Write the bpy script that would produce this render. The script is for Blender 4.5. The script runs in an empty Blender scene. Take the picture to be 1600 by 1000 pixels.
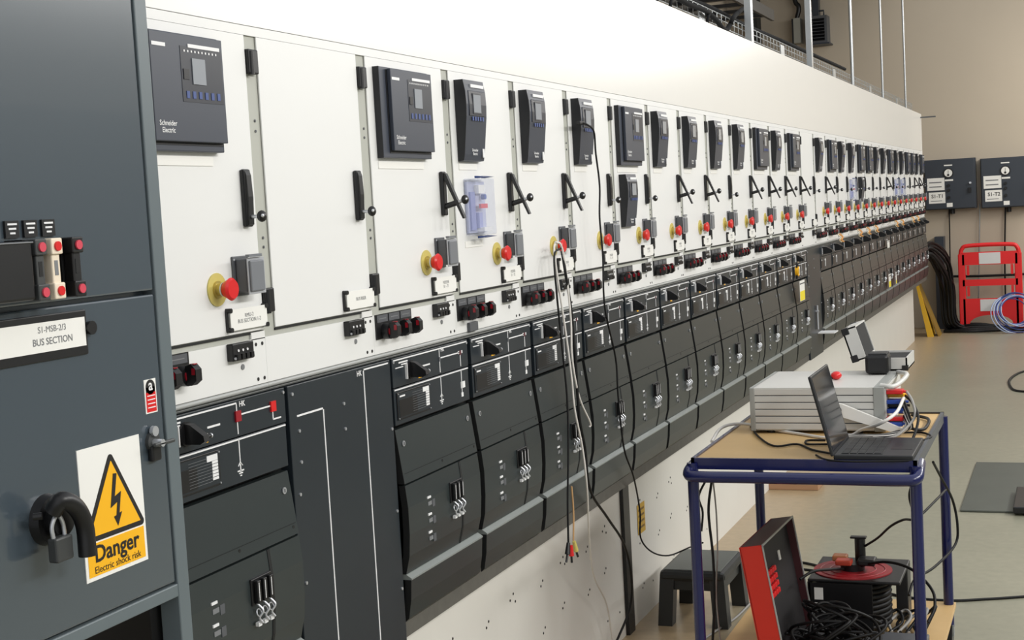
import bpy, bmesh, math, random
from mathutils import Vector, Matrix
random.seed(7)
PI = math.pi
S = bpy.context.scene
COL = S.collection

# ------------------------------------------------------------------ camera
F, YAW, PITCH, ROLL = 2198.2, .3825, .0774, -.0562
CAM = Vector((1.616, 0.0, 1.80))
fw = Vector((-math.sin(YAW)*math.cos(PITCH), math.cos(YAW)*math.cos(PITCH), -math.sin(PITCH)))
r0 = Vector((math.cos(YAW), math.sin(YAW), 0)); u0 = r0.cross(fw)
rt = math.cos(ROLL)*r0 + math.sin(ROLL)*u0
up = -math.sin(ROLL)*r0 + math.cos(ROLL)*u0
cd = bpy.data.cameras.new('camera'); cam = bpy.data.objects.new('camera', cd); COL.objects.link(cam)
cd.sensor_width = 36; cd.lens = F/1600*36; cd.clip_start = .05; cd.clip_end = 200
m = Matrix((rt, up, -fw)).transposed().to_4x4(); m.translation = CAM
cam.matrix_world = m
S.camera = cam

# ------------------------------------------------------------------ light
S.view_settings.view_transform = 'Standard'; S.view_settings.look = 'None'
S.view_settings.gamma = 1; S.view_settings.use_curve_mapping = False
S.view_settings.exposure = 0.0
w = bpy.data.worlds.new('room_ambient'); S.world = w; w.use_nodes = True
bg = w.node_tree.nodes['Background']; bg.inputs[0].default_value = (.95, .97, 1, 1); bg.inputs[1].default_value = .86

def area(name, loc, sx, sy, power, col=(1, .97, .92), rot=(0, 0, 0)):
    l = bpy.data.lights.new(name, 'AREA'); l.shape = 'RECTANGLE'; l.size = sx; l.size_y = sy
    l.energy = power; l.color = col
    o = bpy.data.objects.new(name, l); o.location = loc; o.rotation_euler = rot; COL.objects.link(o); return o
for k, yy in enumerate((1.5, 5.0, 8.5, 12.0, 15.5)):
    area('ceiling_lamp', (5.3, yy, 4.2), .5, 2.4, (118, 122, 104, 86, 50)[k], col=(1, .985, .96), rot=(0, math.radians(58), 0))
area('bay_lamp', (3.3, 17.6, 4.25), 1.5, 1.5, 70, col=(1, .98, .95), rot=(math.radians(-35), math.radians(25), 0))
area('wall_fill', (2.6, 16.6, 3.0), .8, .8, 22, col=(1, .93, .82), rot=(math.radians(62), 0, math.radians(20)))  # unseen fill added to brighten the lower part of the far wall
area('right_wall_fill', (5.0, 2.5, 3.2), .3, 5.0, 60, rot=(0, math.radians(-120), 0))  # added fill that lifts the right wall for the left cabinet's reflection

# ------------------------------------------------------------------ pixel helpers (a point of the photo on a plane of the place)
def ray(px, py): return (fw*F + rt*(px-800) + up*(500-py)).normalized()
def onx(px, py, X): d = ray(px, py); return CAM + d*((X-CAM.x)/d.x)
def ony(px, py, Y): d = ray(px, py); return CAM + d*((Y-CAM.y)/d.y)
def onz(px, py, Z): d = ray(px, py); return CAM + d*((Z-CAM.z)/d.z)

# ------------------------------------------------------------------ materials
def lin(c):
    c = c/255.0
    return c/12.92 if c <= .04045 else ((c+.055)/1.055)**2.4
MATS = {}
def mat(name, rgb, rough=.5, metal=0, noise=0, scale=40, bump=0, alpha=1, trans=0, spec=.5, emit=0, coat=0):
    if name in MATS: return MATS[name]
    mt = bpy.data.materials.new(name); mt.use_nodes = True; nt = mt.node_tree
    b = nt.nodes['Principled BSDF']; c = tuple(lin(v) for v in rgb)+(1,)
    b.inputs['Base Color'].default_value = c; b.inputs['Roughness'].default_value = rough
    b.inputs['Metallic'].default_value = metal; b.inputs['Specular IOR Level'].default_value = spec
    b.inputs['Alpha'].default_value = alpha; b.inputs['Transmission Weight'].default_value = trans
    b.inputs['Coat Weight'].default_value = coat
    if emit: b.inputs['Emission Color'].default_value = c; b.inputs['Emission Strength'].default_value = emit
    if noise or bump:
        tc = nt.nodes.new('ShaderNodeTexCoord'); n = nt.nodes.new('ShaderNodeTexNoise')
        n.inputs['Scale'].default_value = scale; n.inputs['Detail'].default_value = 5
        nt.links.new(tc.outputs['Object'], n.inputs['Vector'])
        if noise:
            mx = nt.nodes.new('ShaderNodeMix'); mx.data_type = 'RGBA'
            mx.inputs[6].default_value = tuple(v*(1-noise) for v in c[:3])+(1,)
            mx.inputs[7].default_value = tuple(min(1, v*(1+noise)) for v in c[:3])+(1,)
            nt.links.new(n.outputs['Fac'], mx.inputs[0]); nt.links.new(mx.outputs[2], b.inputs['Base Color'])
        if bump:
            bp = nt.nodes.new('ShaderNodeBump'); bp.inputs['Strength'].default_value = bump; bp.inputs['Distance'].default_value = .002
            nt.links.new(n.outputs['Fac'], bp.inputs['Height']); nt.links.new(bp.outputs[0], b.inputs['Normal'])
    MATS[name] = mt; return mt
white = mat('white_powder_coat', (228, 228, 226), .42, noise=.02, scale=3)
white_top = mat('white_top_panel', (228, 227, 223), .24, noise=.015, scale=2)
frame_grey = mat('frame_grey', (176, 177, 168), .5)
plinth_m = mat('plinth_white', (226, 224, 217), .5, noise=.03, scale=4)
dark = mat('charcoal_coat', (41, 48, 49), .34, noise=.10, scale=6, bump=.03, spec=.6)
dark_blue = mat('mimic_plate', (34, 41, 47), .36, noise=.08, scale=8)
black = mat('black_plastic', (17, 17, 19), .38)
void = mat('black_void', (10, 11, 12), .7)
cabinet_m = mat('blue_grey_enamel', (66, 76, 84), .22, noise=.05, scale=3, bump=.01, spec=.9, coat=.6)
cabinet_f = mat('grey_frame_steel', (98, 108, 112), .35, noise=.05, scale=9)
relay_m = mat('relay_slate', (58, 63, 74), .38)
relay_dk = mat('relay_dark', (38, 41, 50), .35)
relay_side = mat('relay_black_side', (22, 23, 27), .5)
screen_m = mat('screen_grey', (152, 156, 162), .15)
screen_dk = mat('screen_dim', (84, 88, 96), .15)
blue_key = mat('blue_keys', (52, 74, 132), .4)
ink_white = mat('white_print', (232, 232, 232), .5)
ink_grey = mat('grey_print', (120, 122, 124), .5)
ink_black = mat('black_print', (24, 22, 22), .5)
red = mat('red_plastic', (214, 30, 32), .32)
dark_red = mat('dark_red_plastic', (150, 22, 36), .35)
yellow = mat('yellow_plastic', (206, 192, 108), .4)
sign_y = mat('sign_yellow', (247, 183, 22), .4)
socket_m = mat('socket_grey', (84, 86, 90), .45)
lid_m = mat('socket_lid_grey', (118, 121, 126), .35)
label_m = mat('white_label', (238, 237, 232), .4)
chrome = mat('chrome', (206, 208, 212), .35, metal=.7)
steel = mat('galvanised_steel', (176, 180, 182), .35, metal=.8, noise=.1, scale=20)
clear = mat('clear_plastic', (206, 212, 232), .08, alpha=.28)
rail_brown = mat('rail_grey_brown', (86, 84, 78), .6, noise=.25, scale=30)
trim_m = mat('trim_grey', (92, 94, 92), .35, metal=.3)
orange = mat('orange_seal', (224, 158, 84), .5)
blue_p = mat('blue_plastic', (36, 72, 160), .4)
cable_b = mat('black_cable', (12, 12, 14), .55, spec=.35)
cable_w = mat('white_cable', (222, 218, 212), .5)
cable_g = mat('grey_cable', (150, 148, 144), .5)
tan_cable = mat('tan_cable', (190, 150, 104), .5)
navy = mat('navy_paint', (17, 24, 78), .25, coat=.3)
ply = mat('birch_plywood', (206, 172, 118), .5, noise=.10, scale=8)
alu = mat('ribbed_aluminium', (206, 205, 200), .38, noise=.02, scale=10)
alu_dk = mat('aluminium_end', (158, 160, 156), .4)
laptop_m = mat('laptop_black', (28, 29, 31), .42)
barrier_m = mat('barrier_red', (226, 32, 36), .4)
reflect_m = mat('reflective_white', (216, 216, 216), .4)
wall_m = mat('beige_wall', (190, 178, 160), .8, noise=.035, scale=2, bump=.05)
box_m = mat('wall_box_grey', (50, 56, 65), .4)
stool_m = mat('stool_black', (36, 38, 38), .42, noise=.1, scale=20)
stool_top = mat('stool_tread', (104, 107, 103), .5, noise=.1, scale=60)
case_red = mat('case_red', (206, 42, 26), .42, noise=.05, scale=20)
reel_red = mat('reel_red', (150, 34, 40), .45)
copper = mat('copper_clip', (176, 112, 72), .4)
gold = mat('yellow_zinc', (196, 176, 96), .35, metal=.5)
pad_m = mat('dull_lock', (58, 60, 60), .45)

# ------------------------------------------------------------------ mesh builder
class MB:
    def __init__(s): s.v = []; s.f = []; s.m = []; s.mats = []; s.sm = []
    def mi(s, mt):
        if mt not in s.mats: s.mats.append(mt)
        return s.mats.index(mt)
    def add(s, vs, fs, mt, smooth=False):
        b = len(s.v); s.v += [tuple(v) for v in vs]; i = s.mi(mt)
        for f in fs: s.f.append(tuple(b+k for k in f)); s.m.append(i); s.sm.append(smooth)
        return s
    def box(s, a, b, mt, M=None, bev=0):
        x0, y0, z0 = (min(a[i], b[i]) for i in range(3)); x1, y1, z1 = (max(a[i], b[i]) for i in range(3))
        if bev > 0:
            bm = bmesh.new(); bmesh.ops.create_cube(bm, size=1)
            for v in bm.verts: v.co = Vector(((x0+x1)/2+v.co.x*(x1-x0), (y0+y1)/2+v.co.y*(y1-y0), (z0+z1)/2+v.co.z*(z1-z0)))
            bmesh.ops.bevel(bm, geom=list(bm.edges), offset=min(bev, .45*min(x1-x0, y1-y0, z1-z0)), segments=2, affect='EDGES', profile=.5)
            bm.verts.index_update(); vs = [v.co.copy() for v in bm.verts]; fs = [[v.index for v in f.verts] for f in bm.faces]; bm.free()
        else:
            vs = [Vector(c) for c in ((x0,y0,z0),(x1,y0,z0),(x1,y1,z0),(x0,y1,z0),(x0,y0,z1),(x1,y0,z1),(x1,y1,z1),(x0,y1,z1))]
            fs = [(3,2,1,0),(4,5,6,7),(0,1,5,4),(1,2,6,5),(2,3,7,6),(3,0,4,7)]
        if M: vs = [M @ v for v in vs]
        return s.add(vs, fs, mt)
    def cyl(s, a, b, r, mt, r2=None, n=16, cap=True):
        a = Vector(a); b = Vector(b); r2 = r if r2 is None else r2
        d = (b-a).normalized(); t = Vector((0,0,1)) if abs(d.z) < .9 else Vector((1,0,0))
        e1 = d.cross(t).normalized(); e2 = d.cross(e1)
        vs = []
        for c, rr in ((a, r), (b, r2)):
            for k in range(n): th = 2*PI*k/n; vs.append(c+e1*math.cos(th)*rr+e2*math.sin(th)*rr)
        fs = [(k, (k+1) % n, n+(k+1) % n, n+k) for k in range(n)]
        s.add(vs, fs, mt, True)
        if cap: s.add(vs, [tuple(range(n))[::-1], tuple(range(n, 2*n))], mt)
        return s
    def tube(s, pts, r, mt, n=8, sub=6, smooth=True):
        P = [Vector(p) for p in pts]
        if smooth and len(P) > 2:
            Q = []; E = [2*P[0]-P[1]]+P+[2*P[-1]-P[-2]]
            for i in range(1, len(E)-2):
                p0, p1, p2, p3 = E[i-1:i+3]
                for k in range(sub):
                    t = k/sub
                    Q.append(.5*((2*p1)+(p2-p0)*t+(2*p0-5*p1+4*p2-p3)*t*t+(3*p1-p0-3*p2+p3)*t**3))
            Q.append(P[-1]); P = Q
        d = (P[1]-P[0]).normalized(); t = Vector((0,0,1)) if abs(d.z) < .9 else Vector((1,0,0))
        e1 = d.cross(t).normalized(); vs = []
        for i, p in enumerate(P):
            d = (P[min(i+1, len(P)-1)]-P[max(i-1, 0)]).normalized()
            e1 = (e1-d*e1.dot(d)).normalized(); e2 = d.cross(e1)
            for k in range(n): th = 2*PI*k/n; vs.append(p+e1*math.cos(th)*r+e2*math.sin(th)*r)
        fs = [(i*n+k, i*n+(k+1) % n, (i+1)*n+(k+1) % n, (i+1)*n+k) for i in range(len(P)-1) for k in range(n)]
        s.add(vs, fs, mt, True); L = len(P)-1
        s.add(vs, [tuple(range(n))[::-1], tuple(L*n+k for k in range(n))], mt); return s
    def prism(s, poly, t0, t1, mt, axis='y'):
        # poly: list of (a, b); axis y -> (x, z) profile swept in y; axis x -> (y, z) profile swept in x; z -> (x, y)
        n = len(poly); mk = {'y': lambda a, b, t: (a, t, b), 'x': lambda a, b, t: (t, a, b), 'z': lambda a, b, t: (a, b, t)}[axis]
        vs = [mk(a, b, t0) for a, b in poly]+[mk(a, b, t1) for a, b in poly]
        fs = [(k, (k+1) % n, n+(k+1) % n, n+k) for k in range(n)]+[tuple(range(n))[::-1], tuple(range(n, 2*n))]
        return s.add(vs, fs, mt)
    def sphere(s, c, r, mt, n=12, sc=(1,1,1)):
        vs = []; fs = []
        for i in range(n//2+1):
            for k in range(n):
                ph = PI*i/(n//2); th = 2*PI*k/n
                vs.append((c[0]+r*sc[0]*math.sin(ph)*math.cos(th), c[1]+r*sc[1]*math.sin(ph)*math.sin(th), c[2]+r*sc[2]*math.cos(ph)))
        for i in range(n//2):
            for k in range(n): fs.append((i*n+k, (i+1)*n+k, (i+1)*n+(k+1) % n, i*n+(k+1) % n))
        return s.add(vs, fs, mt, True)
    def ring(s, c, R, r, mt, nrm=(0,0,1), n=32, m_=8):
        d = Vector(nrm).normalized(); t = Vector((0,0,1)) if abs(d.z) < .9 else Vector((1,0,0))
        e1 = d.cross(t).normalized(); e2 = d.cross(e1); c = Vector(c); vs = []
        for i in range(n):
            a = 2*PI*i/n; ra = e1*math.cos(a)+e2*math.sin(a)
            for k in range(m_): b = 2*PI*k/m_; vs.append(c+ra*(R+r*math.cos(b))+d*r*math.sin(b))
        fs = [(i*m_+k, ((i+1) % n)*m_+k, ((i+1) % n)*m_+(k+1) % m_, i*m_+(k+1) % m_) for i in range(n) for k in range(m_)]
        return s.add(vs, fs, mt, True)
    def mesh(s, name):
        me = bpy.data.meshes.new(name); me.from_pydata([tuple(v) for v in s.v], [], s.f)
        for mt in s.mats: me.materials.append(mt)
        me.polygons.foreach_set('material_index', s.m); me.polygons.foreach_set('use_smooth', s.sm)
        me.update()
        bm = bmesh.new(); bm.from_mesh(me)
        bmesh.ops.remove_doubles(bm, verts=bm.verts, dist=1e-6) if any(s.sm) and not all(s.sm) and False else None
        bmesh.ops.recalc_face_normals(bm, faces=bm.faces); bm.to_mesh(me); bm.free()
        return me
    def build(s, name, parent=None, label=None):
        return link(name, s.mesh(name), parent, label)
def link(name, me, parent=None, label=None, loc=None):
    o = bpy.data.objects.new(name, me); COL.objects.link(o)
    if parent: o.parent = parent
    if label: o['label'] = label
    if loc: o.location = loc
    return o
def tag(o, label=None, cat=None, group=None, kind=None):
    if label: o['label'] = label
    if cat: o['category'] = cat
    if group: o['group'] = group
    if kind: o['kind'] = kind
    return o
def empty(name, loc, label, cat, group=None, rz=0):
    o = bpy.data.objects.new(name, None); o.empty_display_size = .1; COL.objects.link(o)
    o.location = loc; o.rotation_euler = (0, 0, rz); return tag(o, label, cat, group)
TXT = {}
def text_geo(body, bold=0):
    if (body, bold) in TXT: return TXT[(body, bold)]
    cu = bpy.data.curves.new('lettering', 'FONT'); cu.body = body; cu.size = 1; cu.align_x = 'CENTER'; cu.align_y = 'CENTER'
    cu.offset = bold; cu.resolution_u = 3; cu.space_line = .95
    o = bpy.data.objects.new('lettering', cu); COL.objects.link(o)
    bpy.context.view_layer.update()
    me = bpy.data.meshes.new_from_object(o.evaluated_get(bpy.context.evaluated_depsgraph_get()))
    g = ([v.co.copy() for v in me.vertices], [tuple(p.vertices) for p in me.polygons])
    bpy.data.objects.remove(o); bpy.data.curves.remove(cu); bpy.data.meshes.remove(me)
    TXT[(body, bold)] = g; return g
def text(mb, body, c, size, mt, face='x', sx=1, bold=0):
    vs, fs = text_geo(body, bold); c = Vector(c)
    if face == 'x': P = [c+Vector((0, v.x*size*sx, v.y*size)) for v in vs]
    else: P = [c+Vector((v.x*size*sx, 0, v.y*size)) for v in vs]
    mb.add(P, fs, mt)

# ================================================================== SETTING
def floor_material():
    mt = bpy.data.materials.new('painted_floor'); mt.use_nodes = True; nt = mt.node_tree; N = nt.nodes; L = nt.links
    b = N['Principled BSDF']; g = N.new('ShaderNodeNewGeometry'); sp = N.new('ShaderNodeSeparateXYZ'); L.new(g.outputs['Position'], sp.inputs[0])
    n1 = N.new('ShaderNodeTexNoise'); n1.inputs['Scale'].default_value = 1.3; n1.inputs['Detail'].default_value = 6; L.new(g.outputs['Position'], n1.inputs['Vector'])
    n2 = N.new('ShaderNodeTexNoise'); n2.inputs['Scale'].default_value = 22; n2.inputs['Detail'].default_value = 4; L.new(g.outputs['Position'], n2.inputs['Vector'])
    def c(r, g_, b_): return (lin(r), lin(g_), lin(b_), 1)
    mx = N.new('ShaderNodeMix'); mx.data_type = 'RGBA'; mx.inputs[6].default_value = c(138, 137, 120); mx.inputs[7].default_value = c(160, 157, 137); L.new(n1.outputs['Fac'], mx.inputs[0])
    ad = N.new('ShaderNodeMath'); ad.operation = 'MULTIPLY_ADD'; L.new(n1.outputs['Fac'], ad.inputs[0]); ad.inputs[1].default_value = .35; L.new(sp.outputs['X'], ad.inputs[2])
    mr = N.new('ShaderNodeMapRange'); L.new(ad.outputs[0], mr.inputs[0]); mr.inputs[1].default_value = .28; mr.inputs[2].default_value = .62; mr.inputs[3].default_value = 1; mr.inputs[4].default_value = 0
    m2 = N.new('ShaderNodeMix'); m2.data_type = 'RGBA'; L.new(mr.outputs[0], m2.inputs[0]); L.new(mx.outputs[2], m2.inputs[6]); m2.inputs[7].default_value = c(166, 146, 116)
    m3 = N.new('ShaderNodeMix'); m3.data_type = 'RGBA'; m3.blend_type = 'OVERLAY'; m3.inputs[0].default_value = .18; L.new(m2.outputs[2], m3.inputs[6]); L.new(n2.outputs['Fac'], m3.inputs[7])
    L.new(m3.outputs[2], b.inputs['Base Color']); b.inputs['Roughness'].default_value = .34
    return mt
tag(MB().box((-2.6, -3, -.1), (7, 18.75, 0), floor_material()).build('floor'), 'olive beige painted concrete floor with tan dusty strip along the switchgear', kind='structure')
tag(MB().box((-2.6, 18.75, 0), (7, 18.9, 6), wall_m).build('wall_back'), 'beige painted wall at the far end', kind='structure')
tag(MB().box((6.0, -3, 2.75), (6.1, 18.75, 6), mat('pale_wall', (206, 204, 198), .7)).build('wall_right'), 'pale upper wall across the aisle', kind='structure')
tag(MB().box((5.98, -3, 0), (6.1, 18.75, 2.75), mat('reflection_grey', (156, 160, 160), .6)).build('trim_1'), 'grey lower wall across the aisle, added for the cabinet reflection', kind='structure')  # unseen darker band, shaped for the reflection in the left cabinet
tag(MB().box((-2.7, -3, 0), (-2.6, 18.9, 6), wall_m).build('wall_left'), 'beige wall behind the switchgear', kind='structure')

# ================================================================== SWITCHGEAR ROW
PITCHY = .5; Y0 = 2.14
def py(i): return Y0+PITCHY*i
M = {}
def curved_relay(z0=1.947, z1=2.177, u0_=.037, u1_=.182):
    h = z1-z0
    prof = [(0, z0), (.018, z0+.002), (.022, z0+.02), (.030, z0+.40*h), (.034, z0+.55*h), (.0355, z0+.70*h), (.034, z0+.86*h), (.030, z1-.012), (.028, z1), (0, z1)]
    b = MB(); b.prism(prof, u0_, u1_, relay_m)
    # near side in black plastic
    b.prism([(x*.999, z) for x, z in prof], u0_-.0015, u0_, relay_side)
    k = MB()
    fx = lambda z: .0365 if z > z0+.5*h else .030
    k.prism([(.0365, z0+.56*h), (.0372, z0+.70*h), (.0355, z0+.86*h), (.034, z1-.030), (.033, z1-.030), (.033, z0+.56*h)], u0_+.018, u1_-.008, relay_dk)
    s = MB().box((.0365, u0_+.046, z0+.60*h), (.0385, u0_+.098, z0+.82*h), screen_m)
    s.box((.0362, u0_+.042, z0+.585*h), (.0380, u0_+.102, z0+.835*h), relay_dk)
    l = MB().box((.031, u0_+.040, z1-.021), (.0345, u1_-.012, z1-.012), ink_white)
    q = MB()
    for i in range(5): q.box((.036, u0_+.036+i*.018, z0+.50*h), (.0368, u0_+.046+i*.018, z0+.55*h), blue_key)
    t = MB(); text(t, 'Schneider\nElectric', (.0262, u0_+.066, z0+.115*h), .011, ink_white, bold=.01)
    g = MB().box((.024, u1_-.022, z0+.05*h), (.0265, u1_-.010, z0+.16*h), ink_white)
    return dict(body=b, face=k, screen=s, strip=l, keys=q, mark=t, small=g)
def wide_relay():
    z0, z1, a, b_ = 1.95, 2.178, .037, .322
    b = MB().box((0, a, z0), (.018, b_, z1), relay_m, bev=.002)
    b.box((.0, a-.001, z0), (.0175, a, z1), relay_side)
    b.box((.018, a+.034, z0+.012), (.0195, b_-.004, z1-.006), relay_side)
    b.box((.0195, a+.040, z0+.018), (.030, b_-.003, z1-.004), relay_m, bev=.0015)
    k = MB().box((.030, .172, 2.045), (.0308, .312, 2.152), relay_dk)
    s = MB().box((.0308, .208, 2.080), (.0325, .252, 2.130), screen_m)
    s.box((.0306, .178, 2.088), (.0322, .196, 2.108), black)
    l = MB().box((.030, .198, 2.150), (.0318, .306, 2.157), ink_white)
    for i in range(10): l.box((.0308, .183+i*.012, 2.141), (.0316, .187+i*.012, 2.145), ink_white)
    q = MB()
    for i in range(6): q.box((.0308, .184+i*.021, 2.052), (.0318, .194+i*.021, 2.066), blue_key)
    t = MB(); text(t, 'Schneider\nElectric', (.0306, .118, 1.995), .014, ink_white, bold=.01)
    g = MB().box((.0302, .082, 2.146), (.0308, .125, 2.153), ink_white)
    return dict(body=b, face=k, screen=s, strip=l, keys=q, mark=t, small=g)
def reg(prefix, d):
    for k, v in d.items(): M[prefix+k] = v.mesh(prefix+k)
reg('curved_', curved_relay()); reg('wide_', wide_relay()); reg('low_', curved_relay(1.712, 1.915, .055, .185))

M['housing'] = MB().box((-.35, -.0465, 1.45), (-.005, .4535, 2.201), frame_grey).box((-.012, .0, 1.571), (-.0015, .452, 1.575), void).box((-.012, -.0465, 2.2012), (0, .4535, 2.2210), white).mesh('housing')
M['door'] = MB().box((-.004, .0, 1.577), (0, .452, 2.2008), white, bev=.0012).mesh('door')
M['upper'] = MB().box((-.35, -.04655, 2.2225), (0, .45345, 2.650), white_top).mesh('upper')
M['lower'] = MB().box((-.004, -.0462, 1.463), (0, .4532, 1.560), white)
for u in (.415, .440):
    for z in (1.548, 1.474): M['lower'].cyl((0, u, z), (.0012, u, z), .004, ink_black, n=8)
M['lower'].box((-.004, .40, 1.558), (.0, .4535, 1.574), white)
M['lower'] = M['lower'].mesh('lower')
M['trim'] = MB().cyl((-.004, -.0462, 1.4565), (-.004, .4532, 1.4565), .0055, mat('light_trim', (168, 170, 168), .35), n=10).box((-.012, -.0462, 1.4455), (.002, .4532, 1.4500), trim_m, bev=.001).mesh('trim')
def hinge(z):
    b = MB().box((-.006, -.046, z-.026), (.008, -.008, z+.026), black, bev=.003); b.cyl((.006, -.036, z-.028), (.006, -.036, z+.022), .007, black, n=10); return b.mesh('hinge')
M['hinge0'] = hinge(2.146); M['hinge1'] = hinge(1.638)
for k, z in enumerate((2.022, 2.000, 1.772, 1.752)): M['screw%d' % k] = MB().cyl((-.006, -.020, z), (-.003, -.020, z), .0032, socket_m, n=8).mesh('screw')
M['h_base'] = MB().box((0, .397, 1.797), (.012, .423, 1.918), black, bev=.004).mesh('h_base')
M['h_closed'] = MB().prism([(.012, 1.80), (.015, 1.802), (.017, 1.86), (.015, 1.905), (.012, 1.914)], .401, .419, black).mesh('h_closed')
b = MB().prism([(.012, 1.914), (.018, 1.912), (.068, 1.788), (.062, 1.786), (.012, 1.898)], .403, .417, black)
b.cyl((.010, .410, 1.822), (.050, .410, 1.832), .008, black, n=10)
M['h_open'] = b.mesh('h_open')
M['key_c'] = MB().cyl((.016, .41, 1.818), (.034, .41, 1.818), .004, chrome, n=8).sphere((.040, .41, 1.818), .0125, black, n=14, sc=(.8, 1, 1)).sphere((.0455, .4035, 1.819), .0045, chrome, n=8).mesh('key_c')
M['key_o'] = MB().cyl((.05, .41, 1.832), (.062, .412, 1.836), .005, chrome, n=8).sphere((.068, .413, 1.838), .0130, black, n=14, sc=(.8, 1, 1)).sphere((.0735, .4065, 1.839), .0045, chrome, n=8).mesh('key_o')
# emergency stop
M['es_disc'] = MB().cyl((0, .283, 1.674), (.003, .283, 1.674), .034, yellow, n=28).cyl((.003, .283, 1.674), (.006, .283, 1.674), .018, gold, n=20).mesh('es_disc')
M['es_stem'] = MB().cyl((.006, .283, 1.674), (.024, .283, 1.674), .0125, gold, n=16).cyl((.016, .283, 1.674), (.019, .283, 1.674), .0145, chrome, n=16).mesh('es_stem')
M['es_btn'] = MB().cyl((.022, .283, 1.674), (.036, .283, 1.674), .016, red, r2=.0235, n=24).cyl((.036, .283, 1.674), (.041, .283, 1.674), .0235, red, r2=.019, n=24).mesh('es_btn')
b = MB().box((0, .342, 1.655), (.005, .402, 1.738), socket_m, bev=.002).box((.005, .350, 1.663), (.032, .394, 1.732), socket_m, bev=.003)
for z in (1.661, 1.731): b.cyl((.005, .346, z), (.0065, .346, z), .0025, chrome, n=8)
M['so_base'] = b.mesh('so_base')
M['so_lid'] = MB().box((.034, .347, 1.658), (.037, .412, 1.734), mat('clear_rim', (170, 172, 176), .3), bev=.001).box((.037, .350, 1.664), (.043, .402, 1.728), lid_m, bev=.003).box((.034, .345, 1.735), (.043, .395, 1.741), lid_m).mesh('so_lid')
b = MB().box((.008, .312, 1.586), (.010, .452, 1.630), label_m)
M['lp'] = b.mesh('lp')
for k, (u, z) in enumerate(((.312, 1.588), (.312, 1.628), (.450, 1.588), (.450, 1.628))):
    M['stud%d' % k] = MB().cyl((0, u, z), (.013, u, z), .0052, black, n=10).mesh('stud')
M['lp_edge'] = MB().box((0, .307, 1.59), (.006, .310, 1.626), black).mesh('lp_edge')
M['tag_w'] = MB().box((0, .037, 1.924), (.002, .302, 1.942), label_m).mesh('tag_w')
M['tag_c'] = MB().box((0, .037, 1.924), (.002, .165, 1.942), label_m).mesh('tag_c')
# terminal block
b = MB().box((0, .303, 1.524), (.016, .382, 1.560), black, bev=.002)
for k in range(3): b.cyl((.016, .322+k*.017, 1.545), (.0175, .322+k*.017, 1.545), .003, ink_white, n=6)
for k in range(4): b.box((.016, .311+k*.017, 1.527), (.022, .322+k*.017, 1.538), black)
b.cyl((.016, .308, 1.530), (.019, .308, 1.530), .003, chrome, n=6)
M['block'] = b.mesh('block')
M['latch'] = MB().cyl((0, .358, 1.507), (.002, .358, 1.507), .006, ink_grey, n=10).mesh('latch')
# three rotary switches
M['sw_plate'] = MB().box((0, -.036, 1.499), (.004, .165, 1.561), black).mesh('sw_plate')
b = MB()
for k in range(3): b.box((.004, -.032+k*.066, 1.541), (.0055, .026+k*.066, 1.559), socket_m); b.box((.0055, -.024+k*.066, 1.549), (.006, .016+k*.066, 1.551), ink_grey)
M['sw_tags'] = b.mesh('sw_tags')
for k in range(3):
    c = .006+k*.064
    b = MB().cyl((.004, c, 1.517), (.022, c, 1.517), .020, black, n=18)
    b.cyl((.022, c, 1.517), (.0245, c, 1.517), .013, dark_red, n=14)
    b.prism([(.022, 1.537), (.036, 1.541), (.046, 1.530), (.046, 1.508), (.034, 1.499), (.022, 1.500)], c-.010, c+.010, black)
    b.box((.0362, c-.0102, 1.520), (.0440, c-.0098, 1.533), dark_red).box((.030, c-.006, 1.5395), (.040, c+.006, 1.5412), dark_red)
    M['sw%d' % k] = b.mesh('rotary_switch')
# dark lower half
X1 = .010
M['body'] = MB().box((-.35, .014, .72), (-.020, .514, 1.4445), void).mesh('body')
M['mimic'] = MB().box((-.02, .024, 1.369), (X1, .500, 1.444), dark_blue, bev=.001)
for u in (.030, .493): M['mimic'].cyl((X1, u, 1.4345), (X1+.0025, u, 1.4345), .0036, chrome, n=10)
M['mimic'] = M['mimic'].mesh('mimic')
M['mimic2'] = MB().box((-.02, .024, 1.273), (X1, .496, 1.3665), dark_blue, bev=.001).mesh('mimic2')
def mimic_print(kind):
    b = MB(); x = X1+.0006; x2 = X1+.0012
    W = .0016
    def H(a, c, z, w_=W, m_=ink_white): b.box((X1, a, z-w_), (x2, c, z+w_), m_)
    def V(u, z0, z1, w_=W*.9, m_=ink_white): b.box((X1, u-w_, z0), (x2, u+w_, z1), m_)
    H(.028, .494, 1.363, .0016)
    if kind == 0:
        H(.04, .308, 1.438); V(.308, 1.374, 1.438); H(.308, .446, 1.413); V(.446, 1.383, 1.408); H(.446, .478, 1.383)
    else:
        H(.030, .494, 1.4385); V(.308, 1.374, 1.438); H(.308, .446, 1.413); V(.446, 1.374, 1.413)
        H(.432, .462, 1.4135, .004)
    V(.308, 1.316, 1.363)
    for a, bb in (((.308, 1.316), (.300, 1.308)), ((.308, 1.316), (.316, 1.308))): b.tube([(x, *a), (x, *bb)], .0014, ink_white, n=4)
    V(.308, 1.294, 1.312); H(.296, .320, 1.298, .0014); H(.301, .315, 1.293, .0012); H(.305, .311, 1.288, .0012)
    H(.060, .112, 1.430, .0018); H(.074, .110, 1.424, .0014); H(.040, .085, 1.418, .0012); H(.200, .245, 1.405, .0020)
    if kind:
        V(.446, 1.300, 1.363)
        b.box((X1, .440, 1.312), (x2, .468, 1.330), ink_white); b.box((X1, .440, 1.288), (x2, .453, 1.300), ink_white)
    # arrow heads at the busbar joint
    text(b, 'HK', (x, .330, 1.434), .016, ink_white, bold=.02)
    return b
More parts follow.
